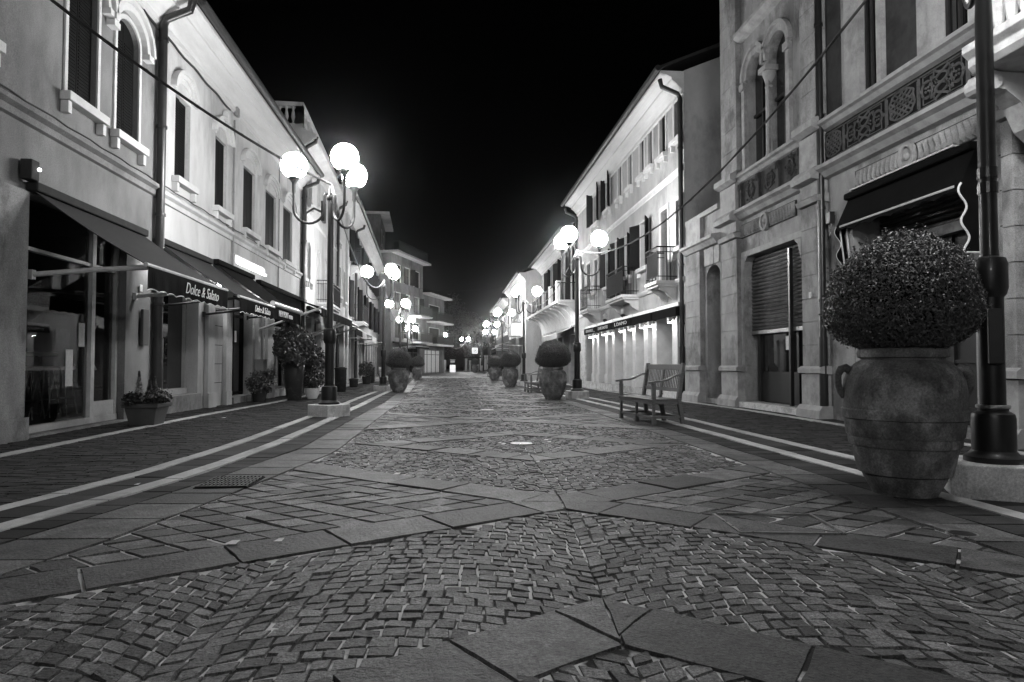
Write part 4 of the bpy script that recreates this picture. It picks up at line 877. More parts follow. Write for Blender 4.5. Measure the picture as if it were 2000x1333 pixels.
# the big awning over the door: canopy, two scalloped cheeks
ah0, ah1 = aA(1668), 7.52; ztop = 3.62; zfr = 3.15; pj = .27
aw = thing('shop_awning', 'black awning with white scalloped cheeks over the palazzo door', 'awning', tuple(FA.P((ah0+ah1)/2, ztop, 0)), 'shop awnings along the street')
def P_(n, m, fn, par=None, **kw): mb = MB(); fn(mb); return mb.build(n, M[m], par or aw, **kw)
P_('canopy', 'fabric', lambda mb: mb.box8([FA.P(ah1, ztop-.01, .05), FA.P(ah0, ztop-.01, .05), FA.P(ah0, zfr-.01, pj), FA.P(ah1, zfr-.01, pj), FA.P(ah1, ztop+.01, .05), FA.P(ah0, ztop+.01, .05), FA.P(ah0, zfr+.01, pj), FA.P(ah1, zfr+.01, pj)]))
P_('cassette', 'fabric', lambda mb: mb.fbox(FA, ah1, ah0, ztop-.05, ztop+.06, .01, .16), bevel=.03); P_('rail', 'alu', lambda mb: mb.fbox(FA, ah1+.25, ah0-.2, ztop+.062, ztop+.085, .01, .17)); P_('front_bar', 'alu', lambda mb: mb.tube([FA.P(ah1+.1, zfr-.02, pj), FA.P(ah0-.1, zfr-.02, pj)], .02, 8), smooth=True)  # white rail stands in for the light along the upper edge
def scall(x, sgn):
    z = zfr; L_ = []
    for i in range(31):
        u = i/30; L_.append((pj-.0-.06*u+.045*math.sin(u*math.pi*4.5), zfr-.85*u))
    return L_
for x in (ah0, ah1):
    L_ = scall(x, 1); poly = [(.05, ztop), (pj, zfr)]+L_+[(.05, zfr-.85)]
    ck = P_('cheek', 'fabric', lambda mb: mb.prism([FA.P(x-.006, z, t) for t, z in poly], [FA.P(x+.006, z, t) for t, z in poly]))
    P_('piping', 'piping', lambda mb: mb.tube([FA.P(x, z, t) for t, z in L_]+[FA.P(x, zfr-.85, .05)], .013 if x == ah1 else .005, 6), ck, smooth=True)
def vpts(): return [FA.P(ah1+(ah0-ah1)*i/120, zfr-.12+.05*abs(math.sin(i/120*math.pi*6)), pj+.01) for i in range(121)]
def vf(mb):
    V = vpts()
    for p, q in zip(V, V[1:]): mb.poly([p, q, Vector((q.x, q.y, zfr)), Vector((p.x, p.y, zfr))])
vv = P_('valance', 'fabric', vf)
P_('brace', 'alu', lambda mb: [mb.tube([FA.P(ah0-.04-k*.1, zfr-.06, pj-.03-k*.05), FA.P(ah0-.04-k*.1, 1.9, .1)], .012, 6) for k in (0, 1)])
# --- gate section
FG = Fac(6.3, 0, 0, 1); aG = FG.A
g1 = aG(1345); G = Bld('gate_wing', 'low stone gateway wing with an arched iron gate beside the palazzo', FG, AE+.004, g1, 4.6, 6, 'stone')
ga0, ga1 = aG(1414), aG(1381)
G.hole(max(ga0, AE+.05), ga1, .1, FG.hit(1400, 515)[1], .28, .5); G.wallmesh()
G0 = max(ga0, AE+.05); zg = FG.hit(1400, 515)[1]
dg = G.part('gate_door', 'darkwood', lambda mb: (mb.fbox(FG, G0+.003, ga1-.003, .11, 1.75, -.45, -.38), [mb.fbox(FG, x, x+.3, z, z+.5, -.38, -.35) for x in (G0+.12, G0+.55) for z in (.3, 1.0)]))
G.part('dark_backing', 'dark', lambda mb: mb.fbox(FG, G0+.003, ga1-.003, 1.751, zg-.003, -.49, -.46), dg)  # near-black sheet in place of the shade behind the grille
G.part('grille', 'wrought', lambda mb: ([mb.tube([FG.P(x, 1.76, -.4), FG.P(x, zg-.1, -.4)], .012, 6) for x in [G0+.08+.1*k for k in range(int((ga1-G0)/.1))]], [mb.tube([FG.P(G0+.01, z, -.4), FG.P(ga1-.01, z, -.4)], .014, 6) for z in (1.95, 2.5, 2.9)]), dg)
G.part('knocker', 'steel', lambda mb: mb.lathe([(0, 0), (.05, .02), (.06, .1), (.03, .2), (0, .22)], FG.P(ga1-.3, 1.15, -.33), 10), dg, smooth=True)
q0, q1 = aG(1376), aG(1348)
G.part('pilaster', 'stone', lambda mb: ([mb.fbox(FG, q0, q1, z+.008, z+.402, .002, .12) for z in [.9+.41*k for k in range(7)]], mb.fbox(FG, q0+.015, q1-.015, .9, 3.77, .002, .105)))
G.part('pedestal', 'stone_trim', lambda mb: (mb.fbox(FG, q0-.02, q1+.02, .2, .76, .002, .15), mb.sweep(FG, [(.002, .76), (.2, .78), (.2, .86), (.14, .9), (.002, .9)], q0-.05, q1+.05), mb.sweep(FG, [(.002, -.1), (.24, -.1), (.22, .14), (.17, .22), (.002, .22)], q0-.06, q1+.06)))
G.part('cornice', 'stone_trim', lambda mb: mb.sweep(FG, [(.001, 3.78), (.1, 3.8), (.18, 3.9), (.24, 3.93), (.24, 4.0), (.001, 4.04)], AE+.01, g1)); G.part('coping', 'stone_trim', lambda mb: (mb.fbox(FG, AE+.01, g1, 4.604, 4.72, -.3, .08), mb.fbox(FG, q0, q1, 4.05, 4.6, .002, .1)))
G.part('voussoirs', 'stone_trim', lambda mb: [mb.fbox(FG, x, x+.3, zg+.02, 3.77, .002, .03+.01*(k % 2)) for k, x in enumerate([G0+.01+.31*k for k in range(4)]) if x+.3 < q0])
# --- building B
FB = Fac(6.3, 0, 0, 1); b = FB.A
def ZB(px, py, t=0): return FB.hit(px, py, t)[1]
b0, b1 = b(1340)+.0, b(1129)
Bq = Bld('three_storey_house', 'bright three storey house with open shutters and a row of lit white piers', FB, b0, b1, 8.95, 9, 'plaster_b')
for p0, p1, yt, yb in ((1321, 1334, 182, 268), (1291.5, 1303.5, 217, 302), (1268.5, 1277, 243, 324), (1252, 1260.5, 262, 341), (1229, 1236.5, 290, 364), (1209, 1216, 316, 386)):
    pm = (p0+p1)/2; Bq.window(b(p0), b(p1), ZB(pm, yb), ZB(pm, yt), 0, 'closed', hood=False, casing=.1)
for p0, p1, yt, yb in ((1185, 1193, 338, 408), (1160, 1171, 360, 436)):
    pm = (p0+p1)/2; Bq.window(b(p0), b(p1), ZB(pm, yb), ZB(pm, yt), 0, 'open', hood=False, casing=.05)
Bq.window(b(1323), b(1336), ZB(1329, 482), ZB(1329, 388), 0, 'closed', hood=False, casing=.1)
Bq.window(b(1293), b(1306), 3.3, ZB(1299, 410), 0, 'none', hood=False, casing=.12, sill=False)
for p0, p1, yt, yb, fl_ in ((1252, 1269, 432, 522, 0), (1222, 1232, 460, 540, 0), (1203, 1212, 470, 590, 1), (1184, 1194, 492, 560, 0)):
    pm = (p0+p1)/2; Bq.window(b(p0), b(p1), 3.3 if fl_ else ZB(pm, yb), ZB(pm, yt), 0, 'open', hood=False, casing=.05, sill=not fl_)
Bq.window(b(1162), b(1168), ZB(1165, 570), ZB(1165, 508), 0, 'closed', hood=False, casing=.08); Bq.window(b(1147), b(1154), ZB(1150, 575), ZB(1150, 516), 0, 'closed', hood=False, casing=.08); Bq.window(b(1137), b(1142), 3.3, ZB(1140, 515), 0, 'closed', hood=False, casing=.08, sill=False)
# ground floor: opening with piers
gA, gB = b0+.12, b(1146); Bq.hole(gA, gB, .12, 2.36, 0, .85)
Bq.wallmesh()
zf = 3.25
Bq.part('belt_course', 'trim', lambda mb: mb.sweep(FB, [(.001, zf-.1), (.06, zf-.08), (.1, zf), (.1, zf+.04), (.001, zf+.07)], b0, b1)); Bq.part('upper_course', 'trim', lambda mb: mb.sweep(FB, [(.001, 6.2), (.03, 6.22), (.03, 6.34), (.06, 6.38), (.001, 6.42)], b0, b1))
t = .62
Bq.balcony(FB.A(1282, t), FB.A(1259, t), zf+.02, t, .95, screened=True); Bq.balcony(FB.A(1214, t), FB.A(1182, t), zf+.02, t, .95, screened=True); Bq.balcony(FB.A(1146, t), FB.A(1131, t), zf+.02, t, .95)
Bq.roof(.7, .42); Bq.pipe(b0+.06, -.1, 8.2, .065, 'pipe', .1, .66); Bq.pipe(b1-.1, -.1, 8.2, .065, 'pipe', .1, .66)
Bq.part('plinth_course', 'plinth', lambda mb: mb.fbox(FB, b0+.1, b1-.1, -.3, .13, .002, .06))
piers = [b(p) for p in (1344, 1320, 1280, 1263, 1240, 1221.5, 1199.5, 1186, 1169.5, 1160, 1142)]
for i, x in enumerate(piers[1:-1]):
    w = .22; Bq.part('pier', 'trim', lambda mb: (mb.fbox(FB, x-w, x+w, .13, 2.358, -.7, .04), mb.fbox(FB, x-w-.03, x+w+.03, .13, .5, -.71, .07)), bevel=.006)
Bq.part('shop_front', 'pane', lambda mb: mb.fbox(FB, gA+.01, gB-.01, .13, 2.35, -.83, -.80))
Bq.part('end_pier', 'plinth', lambda mb: mb.fbox(FB, b(1145), b(1136), .13, 2.5, .002, .05))
for i, x in enumerate(piers[1:-1]):
    o = thing('downlight', '', 'lamp', tuple(FB.P(x, 2.12, .04)), 'small downlights on the white piers')
    o['label'] = 'small white downlight on the '+('nearest', 'second', 'third', 'fourth', 'fifth', 'sixth', 'seventh', 'eighth', 'ninth')[i]+' lit pier from the palazzo'
    mb = MB(); mb.fbox(FB, x-.06, x+.06, 2.16, 2.2, .045, .2); mb.fbox(FB, x-.07, x+.07, 2.1, 2.26, .16, .24); mb.build('housing', M['alu'], o); mb = MB(); mb.fbox(FB, x-.045, x+.045, 2.085, 2.098, .1, .22); mb.build('lens', M['downlight'], o)
sb = [FB.A(p_, .24) for p_ in (1338, 1273, 1233, 1194, 1163, 1141)]
sb[0] = max(sb[0], b0+.03)
secs = [(sb[i]+.03, sb[i+1]-.03, tx_, '') for i, tx_ in enumerate((None, None, 'L.DAMO', 'DAME II NOTES', 'ROMANELLI'))]
lb5 = ('short black awning nearest the palazzo without lettering', 'short black awning second from the palazzo without lettering', 'short black awning lettered L DAMO', 'short black awning lettered with three words of Notes', 'short black awning lettered Romanelli at the far end')
for (x0, x1, tx, _), lb in zip(secs, lb5):
    o = thing('shop_awning', lb, 'awning', tuple(FB.P((x0+x1)/2, 2.6, 0)), 'shop awnings along the street')
    mb = MB(); mb.fbox(FB, x0, x1, 2.5, 2.62, .05, .2); mb.build('cassette', M['alu'], o, bevel=.02)
    mb = MB(); mb.fbox(FB, x0+.02, x1-.02, 2.24, 2.5, .2, .26); mb.fbox(FB, x0+.02, x0+.05, 2.24, 2.5, .08, .2); v = mb.build('valance', M['fabric'], o, bevel=.008)
    if tx: lettering(tx, FB, (x0+x1)/2, 2.37, .264, .17, M['letter'], v, 0, (x1-x0)*.62)
for k, (px, py) in enumerate(((1183, 620), (1218, 610))):
    x, z = FB.hit(px, py, .15); o = thing('wall_lantern', ('old wall lantern under the dark balcony', 'old wall lantern left of the second balcony')[k], 'lantern', tuple(FB.P(x, z, 0)))
    mb = MB(); mb.lathe([(.02, -.2), (.09, -.14), (.1, -.1), (.02, -.06)], FB.P(x, z, .18), 10); mb.tube([FB.P(x, z-.12, .0), FB.P(x, z-.12, .18)], .012, 6); mb.build('bracket', M['iron'], o); mb = MB(); mb.lathe([(.05, -.06), (.08, .08), (.04, .14), (.0, .16)], FB.P(x, z, .18), 10); mb.build('shade', M['alu'], o, smooth=True)
# --- building C with corbelled terrace
c0, c1 = b1+.02, 46.5
Cq = Bld('terrace_house', 'house with a long balcony carried on curved corbels past the second lamp', FB, c0, c1, 7.75, 9, 'plaster_mid')
nn = 6
for i in range(nn):
    x = c0+.8+i*2.1; Cq.window(x, x+1.05, 4.2, 6.9, .4, 'closed' if i % 2 else 'open', hood=False, sill=False, casing=.05, sm='shutter')
    Cq.shopdoor(x-.2, x+1.4, -.15, 2.45, .6, 'pane', 'trim', 1)
Cq.wallmesh(); Cq.roof(.8, .4)
zt, zb, pr_ = 4.0, 2.9, .95
cprof = [(pr_, zt), (pr_, zt-.08)]+[(pr_-.1-(pr_-.1)*math.sin(u*math.pi/2), zt-.1-(zt-.1-zb)*(1-math.cos(u*math.pi/2))) for u in [k/8 for k in range(9)]]+[(.001, zt)]
for i in range(9): x = c0+.2+i*(c1-c0-.6)/8; Cq.part('corbel', 'trim', lambda mb: mb.sweep(FB, cprof, x-.16, x+.16))
Cq.part('terrace_slab', 'trim', lambda mb: mb.fbox(FB, c0+.02, c1-.1, 4.004, 4.14, .001, 1.05))
def vault(mb):
    P0 = [(.85-.85*math.sin(u*math.pi/2), 3.99-(1.05)*(1-math.cos(u*math.pi/2))) for u in [k/8 for k in range(9)]]
    for (t0, z0), (t1, z1) in zip(P0, P0[1:]): mb.poly([FB.P(c0+.03, z0, t0), FB.P(c1-.1, z0, t0), FB.P(c1-.1, z1, t1), FB.P(c0+.03, z1, t1)])
Cq.part('vault', 'trim', vault, recalc=False)
def crail(mb):
    n = 40
    for i in range(n+1): x = c0+.1+(c1-c0-.3)*i/n; mb.tube([FB.P(x, 4.14, 1.0), FB.P(x, 5.0, 1.0)], .012, 5)
    mb.tube([FB.P(c0+.05, 5.0, .02), FB.P(c0+.05, 5.0, 1.0), FB.P(c1-.2, 5.0, 1.0)], .03, 6)
    for k in range(8): mb.tube([FB.P(c0+.05, 4.14, k/8), FB.P(c0+.05, 5.0, k/8)], .012, 5)
rl_ = Cq.part('terrace_railing', 'wrought', crail); Cq.part('rail_pier', 'trim', lambda mb: [mb.fbox(FB, x-.14, x+.14, 4.141, 5.1, .86, 1.08) for x in [c0+.2+(c1-c0-.6)*i/5 for i in range(6)]], rl_)
awning(FB, c0+1.0, c0+6.0, 2.85, 2.5, .9, .28, 'white awning under the curved corbels', 'fabric_lt', arms=None, scal=False)
for x in (c0+2.4, c0+4.5, c0+6.6):
    pass
# --- building D projecting, E dark beyond
FD = Fac(5.2, 0, 0, 1)
Dq = Bld('gabled_house', 'pale house standing forward with a window in its near side wall', FD, 46.6, 60, 7.4, 9, 'plaster')
for i in range(5): x = 47.4+i*2.4; Dq.window(x, x+1, 4.4, 6.3, 0, 'closed', hood=False); Dq.shopdoor(x-.3, x+1.4, -.3, 2.4, .3, 'lit_dim' if i == 2 else 'pane', 'pipe', 2)
Dq.wallmesh(); Dq.roof(.5, .35)
FDs = Fac(5.2, 46.598, 90, 1)              # the side wall facing the camera
wd = MB(); wd.box(5.9, 6.75, 46.53, 46.59, 4.3, 6.1); w_ = wd.build('side_window', M['pane'], Dq.root); wd = MB(); [wd.box(*q) for q in ((5.72, 5.9, 46.5, 46.59, 4.2, 6.25), (6.75, 6.93, 46.5, 46.59, 4.2, 6.25), (5.9, 6.75, 46.5, 46.59, 6.1, 6.25), (5.9, 6.75, 46.5, 46.59, 4.2, 4.3))]; wd.build('frame', M['trim'], w_)
wd = MB(); wd.box(6.15, 7.3, 46.5, 46.59, -.2, 2.2); wd.build('side_door', M['darkwood'], Dq.root)
Dq.part('balcony', 'trim', lambda mb: mb.fbox(FD, 49, 51.5, 3.0, 3.9, .002, .8), bevel=.02)
Eq = Bld('dark_house', 'dark unlit house beyond the gabled house', FD, 61, 78, 7.0, 9, 'plaster_dark')
for i in range(6): x = 62+i*2.6; Eq.window(x, x+1.2, 3.9, 5.6, 0, 'closed', hood=False, label=None); Eq.shopdoor(x-.2, x+1.6, -.3, 2.3, .3, 'lit_dim' if i in (1, 2) else 'pane', 'pipe', 2)
Eq.wallmesh(); Eq.roof(.6, .3)
awning(FD, 47.5, 52, 2.9, 2.3, 1.8, .15, 'white awning of the gabled house', 'fabric_lt', arms='white', scal=False, bar='white'); awning(FD, 54, 60, 2.9, 2.2, 1.6, .3, 'dark awning at the far end of the right side', 'fabric', arms='white', scal=False)
FE = Fac(3.4, 96, 80, -1)
# ================================================================ STREET LAMPS
def lathe_part(name, prof, m, par, c=(0, 0, 0), n=24, **kw): mb = MB(); mb.lathe(prof, c, n); return mb.build(name, M[m], par, smooth=True, **kw)
def make_lamp():
    o = thing('street_lamp', '', 'street lamp', (0, 0, 0))
    mb = MB(); w, c, h = .30, .085, .215; pl = [(-w+c, -w), (w-c, -w), (w, -w+c), (w, w-c), (w-c, w), (-w+c, w), (-w, w-c), (-w, -w+c)]
    mb.prism([(x, y, -.03) for x, y in pl], [(x, y, h) for x, y in pl]); mb.build('plinth', M['plinth'], o, bevel=.008)
    lathe_part('base', [(.19, .216), (.19, .25), (.165, .262), (.15, .275), (.138, .29), (.138, .5), (.13, .53), (.105, .545), (.095, .55), (.095, .565), (.1, .57)], 'iron', o)
    lathe_part('pole', [(.082, .57), (.082, 1.3), (.1, 1.32), (.112, 1.36), (.112, 1.52), (.1, 1.56), (.062, 1.575), (.058, 1.62), (.056, 3.2), (.052, 3.3), (.052, 4.1), (.03, 4.14), (.02, 4.2), (0.001, 4.22)], 'iron', o)
    lathe_part('collar', [(.06, 3.9), (.075, 3.92), (.075, 3.98), (.06, 4.0)], 'iron', o)
    for k in range(3):
        a = k*2*math.pi/3; cx, sx = math.cos(a), math.sin(a)
        pts = [(.055, 4.02), (.1, 4.03), (.12, 3.98), (.12, 3.75)]+[(.39-.27*math.cos(q), 3.75-.27*math.sin(q)) for q in [math.pi*i/12 for i in range(1, 12)]]+[(.66, 3.75), (.66, 4.06)]
        mb = MB(); mb.tube([(r*cx, r*sx, z) for r, z in pts], .024, 10); arm = mb.build('arm', M['iron'], o, smooth=True)
        lathe_part('globe_holder', [(.026, 4.02), (.034, 4.06), (.036, 4.2), (.07, 4.26), (.11, 4.305), (.1, 4.31), (.0, 4.3)], 'iron', arm, (.66*cx, .66*sx, 0))
        mb = MB(); mb.sphere((.66*cx, .66*sx, 4.53), .236, 32, 20); mb.build('globe', M['globe'], arm, smooth=True)
    return o
L0 = make_lamp()
LAMPS = [(3.95, 4.87, 60, 'dark street lamp beside the large terracotta urn, its globes above the frame'),
 (-2.2, 12, 60, 'three globe street lamp nearest on the left, in front of the arched windows'),
 (3.58, 19, 0, 'three globe street lamp on the right behind the wooden bench'),
 (-2.66, 26, 60, 'second three globe lamp on the left beside the left urn'),
 (3.58, 33, 0, 'third lamp on the right in front of the gabled house'),
 (-3.1, 40, 60, 'third lamp on the left before the white awnings'),
 (3.58, 47, 0, 'fourth lamp on the right above the smaller urns'),
 (-3.62, 54.5, 60, 'fourth lamp on the left by the tower block'),
 (3.5, 61, 0, 'fifth lamp on the right near the dark house'),
 (-4.1, 69, 60, 'fifth lamp on the left before the apartments'),
 (4.2, 76, 0, 'sixth and farthest lamp of the right row'),
 (-1.15, 84, 60, 'far lamp in front of the low apartment block'),
 (2.15, 99, 60, 'farthest lamp in front of the dark trees'),
 (-2.3, -5.5, 60, 'street lamp of the left row standing behind the viewpoint')]
LAMPS = [(*T(x, y), az, lb) for x, y, az, lb in LAMPS]
for i, (x, y, az, lb) in enumerate(LAMPS):
    o = L0 if i == 0 else copy_tree(L0); o['label'] = lb; o['group'] = 'three globe street lamps'; o.location = (x, y, gz(y)); o.rotation_euler.z = rad(az); o.scale.z = 1+(-gz(y))/4.5 if i else 1.10
OFF[L0.name] = Vector((0, 0, 0))
nl = [o for o in bpy.data.objects if o.parent == L0 and o.name.startswith('pole')][0]
mb = MB()
for z in (2.0, 2.1): mb.lathe([(.06, z), (.066, z), (.066, z+.07), (.06, z+.07)], (0, 0, 0), 20)
mb.build('tape', M['plinth'] if False else M['pot_dark'], L0)
mb = MB(); mb.box(-.13, -.08, -.05, .04, .86, 1.22); mb.build('cable_box', M['iron'], L0, bevel=.006); mb = MB(); mb.lathe([(.1, .565), (.108, .57), (.108, .585), (.1, .59)], (0, 0, 0), 20); mb.build('clamp_ring', M['steel'], L0)
# ================================================================ TERRACOTTA URNS WITH CLIPPED SHRUBS
def make_urn():
    o = thing('potted_topiary', '', 'potted shrub', (0, 0, 0))
    pr = [(.0, 0), (.24, 0), (.246, .02), (.27, .06), (.305, .12), (.318, .155), (.346, .162), (.356, .19), (.362, .22), (.385, .31), (.396, .36), (.412, .366), (.42, .39), (.422, .43), (.436, .445), (.452, .56), (.468, .568), (.468, .63), (.456, .64), (.46, .70), (.458, .78), (.446, .85), (.415, .92), (.365, .97), (.325, .995), (.31, 1.0), (.312, 1.01), (.337, 1.02), (.343, 1.05), (.33, 1.08), (.3, 1.088), (.28, 1.06), (.27, .98), (0, .98)]
    mb = MB(); mb.lathe(pr, (0, 0, 0), 48); mb.build('urn', M['terra'], o, smooth=True)
    for sg in (-1, 1):
        mb = MB(); mb.tube([(sg*r, 0, z) for r, z in ((.40, .915), (.435, .94), (.472, .93), (.497, .885), (.497, .82), (.48, .76), (.45, .72))], .034, 10, .026); mb.build('handle', M['terra'], o, smooth=True)
    mb = MB(); mb.lathe([(.0, .985), (.03, .99), (.09, 1.012), (.095, 1.03)][:1]+[(.0, .99)], (0, 0, 0), 6) if False else None
    mb.tube([(0, 0, .96), (.01, 0, 1.15), (0, .01, 1.3)], .03, 8); mb.build('trunk', M['bark'], o)
    mb = MB(); mb.lathe([(.0, 1.12), (.3, 1.14), (.43, 1.26), (.48, 1.4), (.46, 1.56), (.36, 1.72), (.2, 1.82), (0.001, 1.85)], (0, 0, 0), 20); mb.build('dark_core', M['core'], o)  # unseen near-black blob added inside to block the view through the leaves
    mb = MB(); rs = random.Random(5)
    bumps = [(Vector((rs.gauss(0, 1), rs.gauss(0, 1), rs.gauss(0, 1))).normalized(), rs.uniform(-.06, .055)) for _ in range(60)]
    for _ in range(38000):
        d = Vector((R.gauss(0, 1), R.gauss(0, 1), R.gauss(0, 1))).normalized()
        if d.z > 0: r = Vector((d.x*.585, d.y*.585, d.z*.56))
        else: r = Vector((d.x*.585, d.y*.585, d.z*.34)); r *= 1+.12*abs(d.z)*(1-abs(d.z))*4*.5
        k = 1+sum(b_*max(0, d.dot(q)-.86)*6 for q, b_ in bumps)+R.gauss(0, .012)-.16*R.random()**2
        if R.random() < .015: k += .04
        p = r*k+Vector((0, 0, 1.39)); mb.leaf(p, (d+Vector((0, 0, .25))).normalized(), R.uniform(.018, .032), R.uniform(.010, .016))
    for _ in range(150):                 # stray shoots
        d = Vector((R.gauss(0, 1), R.gauss(0, 1), R.gauss(.5, 1))).normalized(); p0 = Vector((d.x*.58, d.y*.58, d.z*(.56 if d.z > 0 else .34)))+Vector((0, 0, 1.39)); L_ = R.uniform(.03, .08); dd = (d+Vector((R.gauss(0, .3), R.gauss(0, .3), .5))).normalized()
        for i in range(9): mb.leaf(p0+dd*(L_*i/8)+Vector((R.gauss(0, .006), R.gauss(0, .006), 0)), dd, .024, .013)
    mb.build('foliage', M['leaf'], o, recalc=False, tone=True)
    return o
U0 = make_urn()
URNS = [(3.3, 4.88, .995, 20, 'large weathered terracotta urn with clipped round shrub nearest the camera'),
 (2.77, 18.2, .82, 70, 'terracotta urn with round shrub beside the right hand lamp behind the bench'),
 (2.72, 31, .86, 140, 'middle terracotta urn with shrub on the right row'),
 (2.85, 44, .84, 10, 'terracotta urn with shrub partly behind the middle urn'),
 (-1.98, 24.9, .84, 200, 'terracotta urn with round shrub beside the second left lamp'),
 (-2.4, 47, .84, 260, 'small far urn with shrub on the left row'),
 (3.1, 88, .95, 90, 'tiny far urn with shrub at the end of the street')]
for i, (x, y, s_, rz, lb) in enumerate(URNS):
    o = U0 if i == 0 else copy_tree(U0); o['label'] = lb; o['group'] = 'terracotta urns with clipped shrubs'; x, y = T(x, y); o.location = (x, y, gz(y)); o.scale = (s_,)*3 if i else (.87, .87, .975); o.rotation_euler.z = rad(rz) if i else rad(-20)
# ================================================================ BENCHES
def make_bench():
    o = thing('park_bench', '', 'bench', (0, 0, 0)); Lh = .62    # long axis y, sitter faces -x
    def B(n, fn, m='wood', par=None, bv=.006): mb = MB(); fn(mb); return mb.build(n, M[m], par or o, bevel=bv)
    def slant(mb, x0, z0, x1, z1, y0, y1, w):
        mb.box8([(x0-w, y0, z0), (x0+w, y0, z0), (x0+w, y1, z0), (x0-w, y1, z0), (x1-w, y0, z1), (x1+w, y0, z1), (x1+w, y1, z1), (x1-w, y1, z1)])
    for y in (-Lh, 0, Lh):
        fl_ = y != 0
        B('leg', lambda mb: (mb.box(-.25, -.19, y-.03, y+.03, 0, .13), mb.box(-.24, -.2, y-.022, y+.022, .13, .33), mb.box(-.25, -.19, y-.03, y+.03, .33, .6 if fl_ else .37), mb.box(-.245, -.195, y-.025, y+.025, .6, .64) if fl_ else None))
        B('leg', lambda mb: (slant(mb, .27, 0, .2, .4, y-.03, y+.03, .032), slant(mb, .2, .4, .29, .95, y-.03, y+.03, .028) if fl_ else slant(mb, .2, .4, .22, .46, y-.025, y+.025, .025)))
        B('stretcher', lambda mb: mb.box(-.19, .24, y-.018, y+.018, .09, .13))
    B('stretcher', lambda mb: mb.box(-.235, -.205, -Lh, Lh, .085, .125)); B('stretcher', lambda mb: mb.box(.235, .262, -Lh, Lh, .088, .128))
    B('seat_rail', lambda mb: (mb.box(-.25, -.225, -Lh, Lh, .31, .37), mb.box(.19, .215, -Lh, Lh, .31, .37), mb.box(-.22, .19, -Lh-.02, -Lh+.01, .31, .37), mb.box(-.22, .19, Lh-.01, Lh+.02, .31, .37)))
    B('seat', lambda mb: [mb.box(-.27+.082*k, -.2+.082*k, -Lh-.03, Lh+.03, .372, .392) for k in range(6)])
    def bk(z): return .2+(z-.4)*(.09/.55)
    B('backrest', lambda mb: ([slant(mb, bk(z0), z0, bk(z1), z1, -Lh+.03, Lh-.03, .014) for z0, z1 in ((.84, .93), (.5, .56))], [slant(mb, bk(.56), .56, bk(.84), .84, y-.012, y+.012, .007) for y in [-.54+.054*k for k in range(21)] if abs(y) > .05], slant(mb, bk(.44), .44, bk(.84), .84, -.035, .035, .016)))
    for y in (-Lh, Lh):
        def arm(mb):
            P0 = [(-.31, .63), (-.2, .645), (-.1, .65), (.0, .67), (.08, .71), (.16, .745), (.26, .755)]
            for (x0, z0), (x1, z1) in zip(P0, P0[1:]): mb.box8([(x0, y-.035, z0), (x1, y-.035, z1), (x1, y+.035, z1), (x0, y+.035, z0), (x0, y-.035, z0+.028), (x1, y-.035, z1+.028), (x1, y+.035, z1+.028), (x0, y+.035, z0+.028)])
        B('armrest', arm, bv=0)
    return o
b0_ = make_bench()
for i, (x, y, rz, lb) in enumerate(((3.24, 10.95, 9, 'wooden slatted bench in the foreground right, facing the street'), (3.05, 24.5, 3, 'wooden bench half hidden behind the second right urn'), (-2.75, 28.3, 182, 'wooden bench behind the second left lamp'))):
    o = b0_ if i == 0 else copy_tree(b0_); o['label'] = lb; o['group'] = 'wooden street benches'; x, y = T(x, y); o.location = (x, y, gz(y)+.004); o.rotation_euler.z = rad(rz)
    if i: o.scale.x = o.scale.y = 1.1
# ================================================================ PLANTS AND SMALL THINGS, LEFT
def cloud(mb, c, rx, ry, rz, n, L_, W_, up=.3):
    for _ in range(n):
        d = Vector((R.gauss(0, 1), R.gauss(0, 1), R.gauss(0, 1))).normalized(); k = R.random()**.4
        mb.leaf(Vector((c[0]+d.x*rx*k, c[1]+d.y*ry*k, c[2]+d.z*rz*k)), (d+Vector((0, 0, up))).normalized(), L_*R.uniform(.6, 1.2), W_*R.uniform(.7, 1.2))
px, py = T(-4.72, 10.35)
o = thing('flower_planter', 'grey square planter with small conifers and flowers below the first awning', 'planter', (px, py, 0))
mb = MB(); k = [( -1, -1), (1, -1), (1, 1), (-1, 1)]
mb.box8([(px+a*.18, py+b_*.18, .0) for a, b_ in k]+[(px+a*.24, py+b_*.24, .3) for a, b_ in k]); mb.box8([(px+a*.262, py+b_*.262, .27) for a, b_ in k]+[(px+a*.27, py+b_*.27, .335) for a, b_ in k]); mb.build('pot', M['pot_grey'], o, bevel=.01)
mb = MB()
for cx, cy, h in ((-.08, -.1, .5), (.1, .02, .42), (-.02, .12, .36)):
    for _ in range(900):
        u = R.random(); r_ = .1*(1-u)*R.random()**.5+.006; q = R.random()*6.28; mb.leaf(Vector((px+cx+r_*math.cos(q), py+cy+r_*math.sin(q), .33+h*u)), Vector((math.cos(q), math.sin(q), .8)).normalized(), .035, .006)
mb.build('conifer', M['leaf'], o, recalc=False, tone=True)
mb = MB(); cloud(mb, (px+.18, py-.1, .42), .2, .2, .12, 500, .06, .04); cloud(mb, (px-.12, py-.2, .4), .16, .14, .12, 400, .06, .04); cloud(mb, (px+.1, py+.2, .4), .2, .12, .12, 400, .06, .04); mb.build('foliage', M['leaf2'], o, recalc=False, tone=True)
mb = MB(); cloud(mb, (px+.2, py+.0, .5), .16, .2, .09, 40, .03, .028); mb.build('flowers', M['flower'], o, recalc=False, tone=True)
